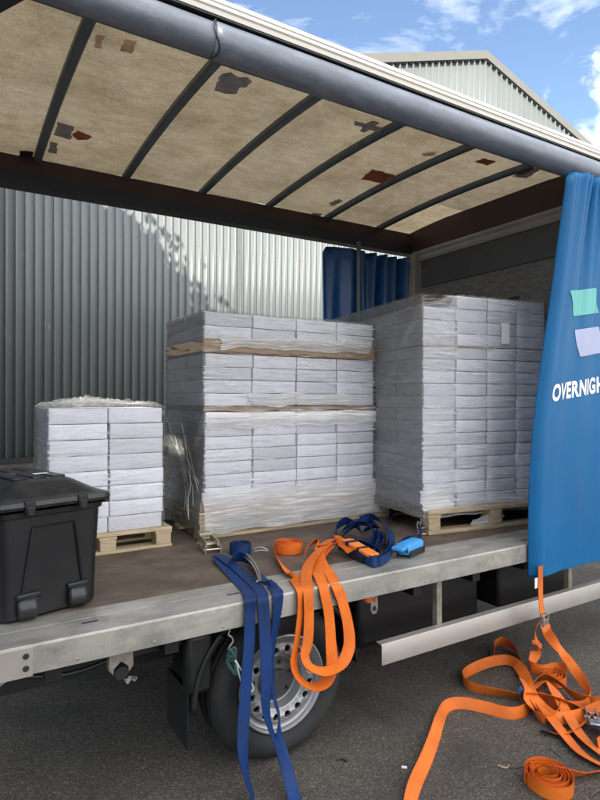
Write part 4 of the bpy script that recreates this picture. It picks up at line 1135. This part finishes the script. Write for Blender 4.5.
TB = Matrix.Translation(bed(410, 554, .805)) @ Matrix.Rotation(math.atan2(db.y, db.x), 4, 'Z') @ Matrix.Scale(1.3, 4)
rt = ratchet(heap, TB, 'dash', 'sky_blue')
rows = []
for i in range(25):
    x = -.078 + .156*i/24; en = min(1, (1-abs(i-12)/12.001)*5)**.5
    rows.append([TB @ V(x, .034*en*math.copysign(abs(math.cos(2*math.pi*k/20))**.55, math.cos(2*math.pi*k/20)), .034 + (.024 + .0022*math.sin(i*1.05))*en*math.copysign(abs(math.sin(2*math.pi*k/20))**.55, math.sin(2*math.pi*k/20))) for k in range(20)])
k = MB(); k.grid(rows, closed_v=True); k.build('handle_grip', M['sky_blue'], rt)
k = MB(); k.box((-.070,-.0362,.020), (.070,-.0352,.030), TB); k.build('grip_seam', M['dash'], rt)
TB2 = Matrix.Translation(bed(421, 533, .815)) @ Matrix.Rotation(R(60), 4, 'Z') @ Matrix.Rotation(R(-25), 4, 'Y')
k = MB(); hook(k, TB2, 1.3); k.tube([TB2 @ V(-.01,-.03,.0), TB2 @ V(-.01,.03,.0)], .005, 8); k.tube([TB2 @ V(.03,-.028,.02), TB2 @ V(.0,.028,.03)], .005, 8); k.build('hook', M['zinc'], heap)

# orange straps tangled on the asphalt
gc = on_z(545, 700, 0)
tan = empty('ratchet_strap', gc, 'long worn orange strap tangled in loops on the asphalt', 'strap', 'ratchet straps')
m = MB()
def gz(px, py, z=.03): return on_z(px, py, z)
e = .031; WW = .061
ribbon(m, [(face(544.5,622,2.14), V(1,.1,0)), (face(547,632,2.10), V(1,-.1,.1)), (gz(558,647,.15), V(1,.2,.3)), (gz(571,664,.09), V(.9,.45,.4)), (gz(584,683,.05), V(.6,.4,.7)), (gz(591,697,.035), V(.3,.3,.9)), (gz(584,706,e), V(0,.15,1)), (gz(566,706,e), V(-.05,.15,1)), (gz(547,700,e), V(0,.2,1)), (gz(531,690,e+.01), V(.1,.3,.9))], WW)
ribbon(m, [(face(539.5,622,2.13), V(.9,.4,0)), (gz(535,634,.17), V(.85,.5,.2)), (gz(537.5,648,.10), V(.8,.5,.45)), (gz(533,659,.055), V(.5,.5,.75)), (gz(531,666,.036), V(.1,.35,.95)), (gz(543,670,e), V(0,.2,1)), (gz(557,667,e), V(0,.2,1)), (gz(567,669,e), V(0,.2,1))], WW)
ribbon(m, [(gz(494,655,e), 80), (gz(494,645,e+.01), 80), (gz(503,641,e+.01), 75), (gz(514,648,e), 75), (gz(521,661,e), 70), (gz(529,676,e), 60)], WW)
ribbon(m, [(gz(529,684,.05), 40), (gz(521,668,.045), 45), (gz(508,660,.04), 60), (gz(490,662,e+.005), 62), (gz(472,669,e), 70), (gz(463,676,e), 85), (gz(468,685,e), 80), (gz(484,690,e), 70), (gz(503,693,e), 58), (gz(520,696,e), 50)], WW)
ribbon(m, [(gz(522,690,.04), 80), (gz(529,703,e), 80), (gz(523,711,e), 80), (gz(508,713,e-.002), 74), (gz(484,707,e-.002), 66), (gz(462,703,e-.003), 58), (gz(447,706,e-.004), 60), (gz(440,719,.024), 45), (gz(434,738,.020), 35), (gz(426,759,.018), 30), (gz(417,779,.016), 25), (gz(412,793,.018), 35), (gz(410,806,.016), 20), (gz(405,822,.008), 5)], WW)
ribbon(m, [(gz(527,684,.07), 20), (gz(536,697,.06), 10), (gz(550,716,.04), 8), (gz(565,735,.026), 12), (gz(579,751,.018), 15), (gz(594,761,.014), 20), (gz(612,768,.012), 10)], WW)
ribbon(m, [(gz(532,688,.08), 20), (gz(546,681,.085), 25), (gz(557,695,.065), 10), (gz(568,715,.04), 8), (gz(581,735,.03), 12), (gz(597,750,.02), 18), (gz(616,762,.014), 10)], WW)
ribbon(m, [(gz(525,694,.075), 40), (gz(543,694,.075), 30), (gz(565,700,.06), 25), (gz(584,709,.045), 30), (gz(597,721,.034), 50), (gz(604,737,e), 75), (gz(598,745,e), 80)], WW)
ribbon(m, [(gz(530,686,.06), 50), (gz(541,676,.07), 45), (gz(558,682,.06), 50), (gz(572,694,.045), 65), (gz(592,701,.035), 72), (gz(612,700,.03), 75)], WW)
ribbon(m, [(gz(524,680,.08), 25), (gz(530,690,.085), 10), (gz(529,702,.06), 30), (gz(536,714,.036), 60), (gz(546,719,e), 75), (gz(557,713,.035), 70), (gz(559,701,.04), 70)], WW)
ribbon(m, [(gz(517,664,.075), V(.8,.5,.2)), (gz(525,676,.085), V(.8,.4,.2)), (gz(531,692,.08), V(.9,.3,.2)), (gz(541,706,.05), V(.8,.4,.4)), (gz(556,717,.035), V(.5,.4,.7)), (gz(577,716,e), V(.2,.3,.9)), (gz(600,706,e), V(.1,.2,1))], WW)
ribbon(m, [(gz(548,731,.016), 30), (gz(561,734,.018), 25), (gz(576,728,.024), 35), (gz(590,717,.03), 50), (gz(603,712,.03), 60)], .055)
coil(m, gz(552,682,.004), .020, .078, 6, .052, jit=.004, start=.5)
m.build('webbing', M['orange_worn'], tan, ang=60)
k = MB(); a, b = gz(541,730,.016), gz(550,731.5,.018); ribbon(k, [(a, 30), ((a+b)/2, 30), (b, 30)], .053, .005); k.build('strap_tip', M['black_tape'], tan)
k = MB(); TT = Matrix.Translation(gz(521.5, 690, .045)); k.box((-.014,-.012,-.02), (.016,.012,.024), TT @ Matrix.Rotation(R(30),4,'X')); k.build('strap_tag', M['sky_blue'], tan, bevel=.003)
TT = Matrix.Translation(face(543.5, 622, 2.128)) @ Matrix.Rotation(R(90), 4, 'Y') @ Matrix.Rotation(R(80), 4, 'X')
k = MB(); k.box((-.045,-.032,-.004), (-.036,.032,.010), TT); k.box((.03,-.032,-.004), (.04,.032,.010), TT); k.box((-.045,-.034,-.004), (.04,-.029,.018), TT); k.box((-.045,.029,-.004), (.04,.034,.018), TT); k.box((-.02,-.028,.008), (.03,.028,.016), TT); k.build('buckle', M['steel'], tan, bevel=.002)
TT = Matrix.Translation(gz(592, 722, .015)) @ Matrix.Rotation(R(40), 4, 'Z'); ratchet(tan, TT, 'steel')

# rolled orange strap in the right foreground
rc = on_z(548, 786, .0)
ro = empty('rolled_strap', rc, 'loose roll of orange strap standing on the asphalt in the foreground', 'strap', 'rolled straps')
m = MB()
rad = random.Random(4)
coil(m, rc + V(0,0,.003), .050, .104, 6, .056, jit=.003, start=2.6, tilt=(R(2), R(1)))
coil(m, rc + V(.012,.010,.003), .030, .048, 1.2, .05, jit=.004, start=.3)
ribbon(m, [(gz(530,768,.04), 85), (gz(538,766.5,.045), 75), (gz(551,769,.045), 65), (gz(566,772,.034), 60), (gz(581,774,.024), 45), (gz(596,772,.02), 40), (gz(616,768,.012), 10)], .056)
m.build('webbing', M['orange'], ro, ang=60)
k = MB(); TT = Matrix.Translation(gz(532, 766, .05)) @ Matrix.Rotation(R(20), 4, 'Z'); k.tube([TT @ V(-.025,-.01,0), TT @ V(.012,.012,.004)], .0045, 8); k.tube([TT @ V(-.025,-.01,0), TT @ V(-.035,.0,-.012), TT @ V(-.03,.02,-.03)], .0035, 6); k.build('hook', M['steel'], ro)

# rope with white loop hanging from the rail hook
hp0 = face(230, 622, 2.262)
rp = empty('hanging_rope', hp0, 'dark green rope with a white loop hanging from a hook under the rail', 'rope')
m = MB(); m.tube([face(229.5,622,2.262), face(229.8,630,2.262)], .0016, 6)
m.tube(catmull([face(230,630,2.26), face(228.5,635,2.26), face(231.5,637,2.26), face(233,641,2.258), face(230,646,2.258), face(227.5,650,2.258)], 4), .0035, 8); m.build('hook', M['bracket'], rp)
m = MB(); m.tube(catmull([face(228,648,2.258), face(232,652,2.25), face(234,658,2.25), face(229,660,2.262), face(229,653,2.262), face(235,648,2.255), face(235,662,2.25), face(236,674,2.25), face(232,670,2.256), face(227,661,2.262), face(232,656,2.246)], 5), .0075, 8); m.build('knot', M['teal_rope'], rp)
m = MB(); m.tube(catmull([face(235,660,2.246), face(240,668,2.244), face(246,676,2.244), face(252,684,2.244), face(253,690,2.244), face(248,692,2.244), face(243,687,2.244), face(240,677,2.246), face(236,664,2.248)], 6), .0042, 8); m.build('rope_loop', M['white_rope'], rp)

# bits on the ground
def twig(pts, r, label, m='twig', name='twig', cat='twig'):
    k = MB(); k.tube(catmull([on_z(px, py, z) for px, py, z in pts], 4), r, 6); tag(k.build(name, M[m]), label, cat, 'litter on the asphalt')
twig([(506,767,.006),(514,768,.008),(524,766,.006),(530,765,.01)], .0022, 'thin dry twig lying left of the rolled orange strap')
twig([(498,765,.006),(506,768,.006),(509,765,.008)], .003, 'pale curved wood splinter on the asphalt by the twig', 'wood', 'splinter', 'splinter')
twig([(546,744,.004),(552,750,.004),(561,757,.004)], .0022, 'dark curved twig on the asphalt above the rolled strap')
twig([(590,797,.006),(596,792,.008),(604,788,.006)], .003, 'pale twig at the right edge of the foreground')
twig([(401.5,767,.005),(407,767.5,.005)], .0055, 'white cigarette butt on the asphalt near the strap end', 'paper', 'cigarette_butt', 'cigarette butt')
twig([(336,760,.003),(342,759,.003),(347,762,.003)], .004, 'small black scrap on the asphalt near the wheel', 'black_tape', 'rubber_scrap', 'scrap')
p = on_z(131, 682, .0); k = MB()
rr = random.Random(2); rows = []
for i in range(7):
    rows.append([V(p.x-.035+.07*i/6 + rr.uniform(-.006,.006), p.y-.025+.05*j/5 + rr.uniform(-.006,.006), .004 + rr.uniform(0,.028)) for j in range(6)])
k.grid(rows, smooth=False); tag(k.build('paper_scrap', M['paper'], solid=.001), 'crumpled pale paper scrap on the asphalt under the bed', 'paper scrap', 'litter on the asphalt')
# leaf litter and grit near the camera
grit = MB(); rr = random.Random(9)
for i in range(260):
    x, y = rr.uniform(.2, 4.4), rr.uniform(.6, 2.3); s = rr.uniform(.0015, .005)
    grit.box((x-s, y-s*.7, 0), (x+s, y+s*.7, s), None)
tag(grit.build('grit', M['bracket']), 'scattered grit and crumbs on the asphalt', 'grit', kind='stuff')

# ------------------------------------------------------------------ light, sky, camera
hdir = Vector((-math.sin(AZ), -math.cos(AZ), 0))   # towards the sun, on the ground plane
sd = (hdir*math.cos(EL) + Vector((0,0,math.sin(EL)))).normalized()
sl = bpy.data.lights.new('sun', 'SUN'); sl.energy = 3.0; sl.angle = R(.53); sl.color = (1, .91, .77)
so = bpy.data.objects.new('sun', sl); COL.objects.link(so); so.rotation_euler = sd.to_track_quat('Z', 'Y').to_euler(); so.location = sd*30
w = bpy.data.worlds.new('World'); S.world = w; w.use_nodes = True; nt = w.node_tree; nt.nodes.clear()
out = N(nt, 'ShaderNodeOutputWorld'); bg = N(nt, 'ShaderNodeBackground'); bg.inputs[1].default_value = .095
sky = N(nt, 'ShaderNodeTexSky'); sky.sky_type = 'NISHITA'; sky.sun_disc = False; sky.sun_elevation = EL
sky.sun_rotation = math.atan2(sd.x, sd.y); sky.air_density = 1.0; sky.dust_density = .25; sky.ozone_density = 1.4
tc = N(nt, 'ShaderNodeTexCoord'); mp = N(nt, 'ShaderNodeMapping'); mp.inputs['Scale'].default_value = (1.0, 1.0, 3.2); mp.inputs['Location'].default_value = (.35, .1, .2)
L(nt, tc.outputs['Generated'], mp.inputs[0])
n1 = N(nt, 'ShaderNodeTexNoise', Scale=2.6, Detail=9, Roughness=.62, Distortion=.35); L(nt, mp.outputs[0], n1.inputs['Vector'])
nz = N(nt, 'ShaderNodeVectorMath', operation='NORMALIZE'); L(nt, tc.outputs['Generated'], nz.inputs[0])
dt = N(nt, 'ShaderNodeVectorMath', operation='DOT_PRODUCT'); L(nt, nz.outputs[0], dt.inputs[0]); dt.inputs[1].default_value = (.10, -.84, .53)
fill_cloud = N(nt, 'ShaderNodeMapRange', interpolation_type='SMOOTHSTEP'); fill_cloud.inputs[1].default_value = .2; fill_cloud.inputs[2].default_value = .75; fill_cloud.inputs[3].default_value = 0; fill_cloud.inputs[4].default_value = .26  # extra cloud added behind the camera as front fill light
L(nt, dt.outputs['Value'], fill_cloud.inputs[0])
ns = N(nt, 'ShaderNodeMath', operation='ADD'); L(nt, n1.outputs['Fac'], ns.inputs[0]); L(nt, fill_cloud.outputs[0], ns.inputs[1])
cl = ramp(nt, ns.outputs[0], [(.50, (0,0,0)), (.62, (.28,)*3), (.78, (.9,)*3)])
mx = N(nt, 'ShaderNodeMixRGB'); L(nt, cl.outputs[0], mx.inputs[0]); L(nt, sky.outputs[0], mx.inputs[1]); mx.inputs[2].default_value = (12.5, 12.3, 12.2, 1)
vm = N(nt, 'ShaderNodeVectorMath', operation='DISTANCE'); nv = N(nt, 'ShaderNodeVectorMath', operation='NORMALIZE')
L(nt, tc.outputs['Generated'], nv.inputs[0]); L(nt, nv.outputs[0], vm.inputs[0]); vm.inputs[1].default_value = (.815, .46, .355)
nc = N(nt, 'ShaderNodeTexNoise', Scale=9, Detail=8, Roughness=.6); L(nt, nv.outputs[0], nc.inputs['Vector'])
ma = N(nt, 'ShaderNodeMath', operation='MULTIPLY_ADD'); L(nt, nc.outputs['Fac'], ma.inputs[0]); ma.inputs[1].default_value = -.30; ma.inputs[2].default_value = .15
mb_ = N(nt, 'ShaderNodeMath', operation='ADD'); L(nt, vm.outputs['Value'], mb_.inputs[0]); L(nt, ma.outputs[0], mb_.inputs[1])
cc = ramp(nt, mb_.outputs[0], [(.058, (1,1,1)), (.11, (0,0,0))])
m3 = N(nt, 'ShaderNodeMixRGB'); L(nt, cc.outputs[0], m3.inputs[0]); L(nt, mx.outputs[0], m3.inputs[1]); m3.inputs[2].default_value = (9, 9, 9.1, 1)
L(nt, m3.outputs[0], bg.inputs[0]); L(nt, bg.outputs[0], out.inputs[0])

cam = bpy.data.cameras.new('camera'); cam.sensor_fit = 'VERTICAL'; cam.sensor_height = 24; cam.lens = FPX/800*24; cam.clip_end = 500; cam.clip_start = .05
co = bpy.data.objects.new('camera', cam); COL.objects.link(co); co.location = (0, 0, CAMZ)
co.rotation_euler = (R(90), 0, -(math.pi/2 - TH))
S.camera = co
S.view_settings.view_transform = 'Standard'; S.view_settings.look = 'None'; S.view_settings.gamma = 1; S.view_settings.use_curve_mapping = False
S.view_settings.exposure = 1.52
S.render.engine = 'CYCLES'
S.cycles.max_bounces = 8; S.cycles.transparent_max_bounces = 16; S.cycles.diffuse_bounces = 4; S.cycles.glossy_bounces = 3
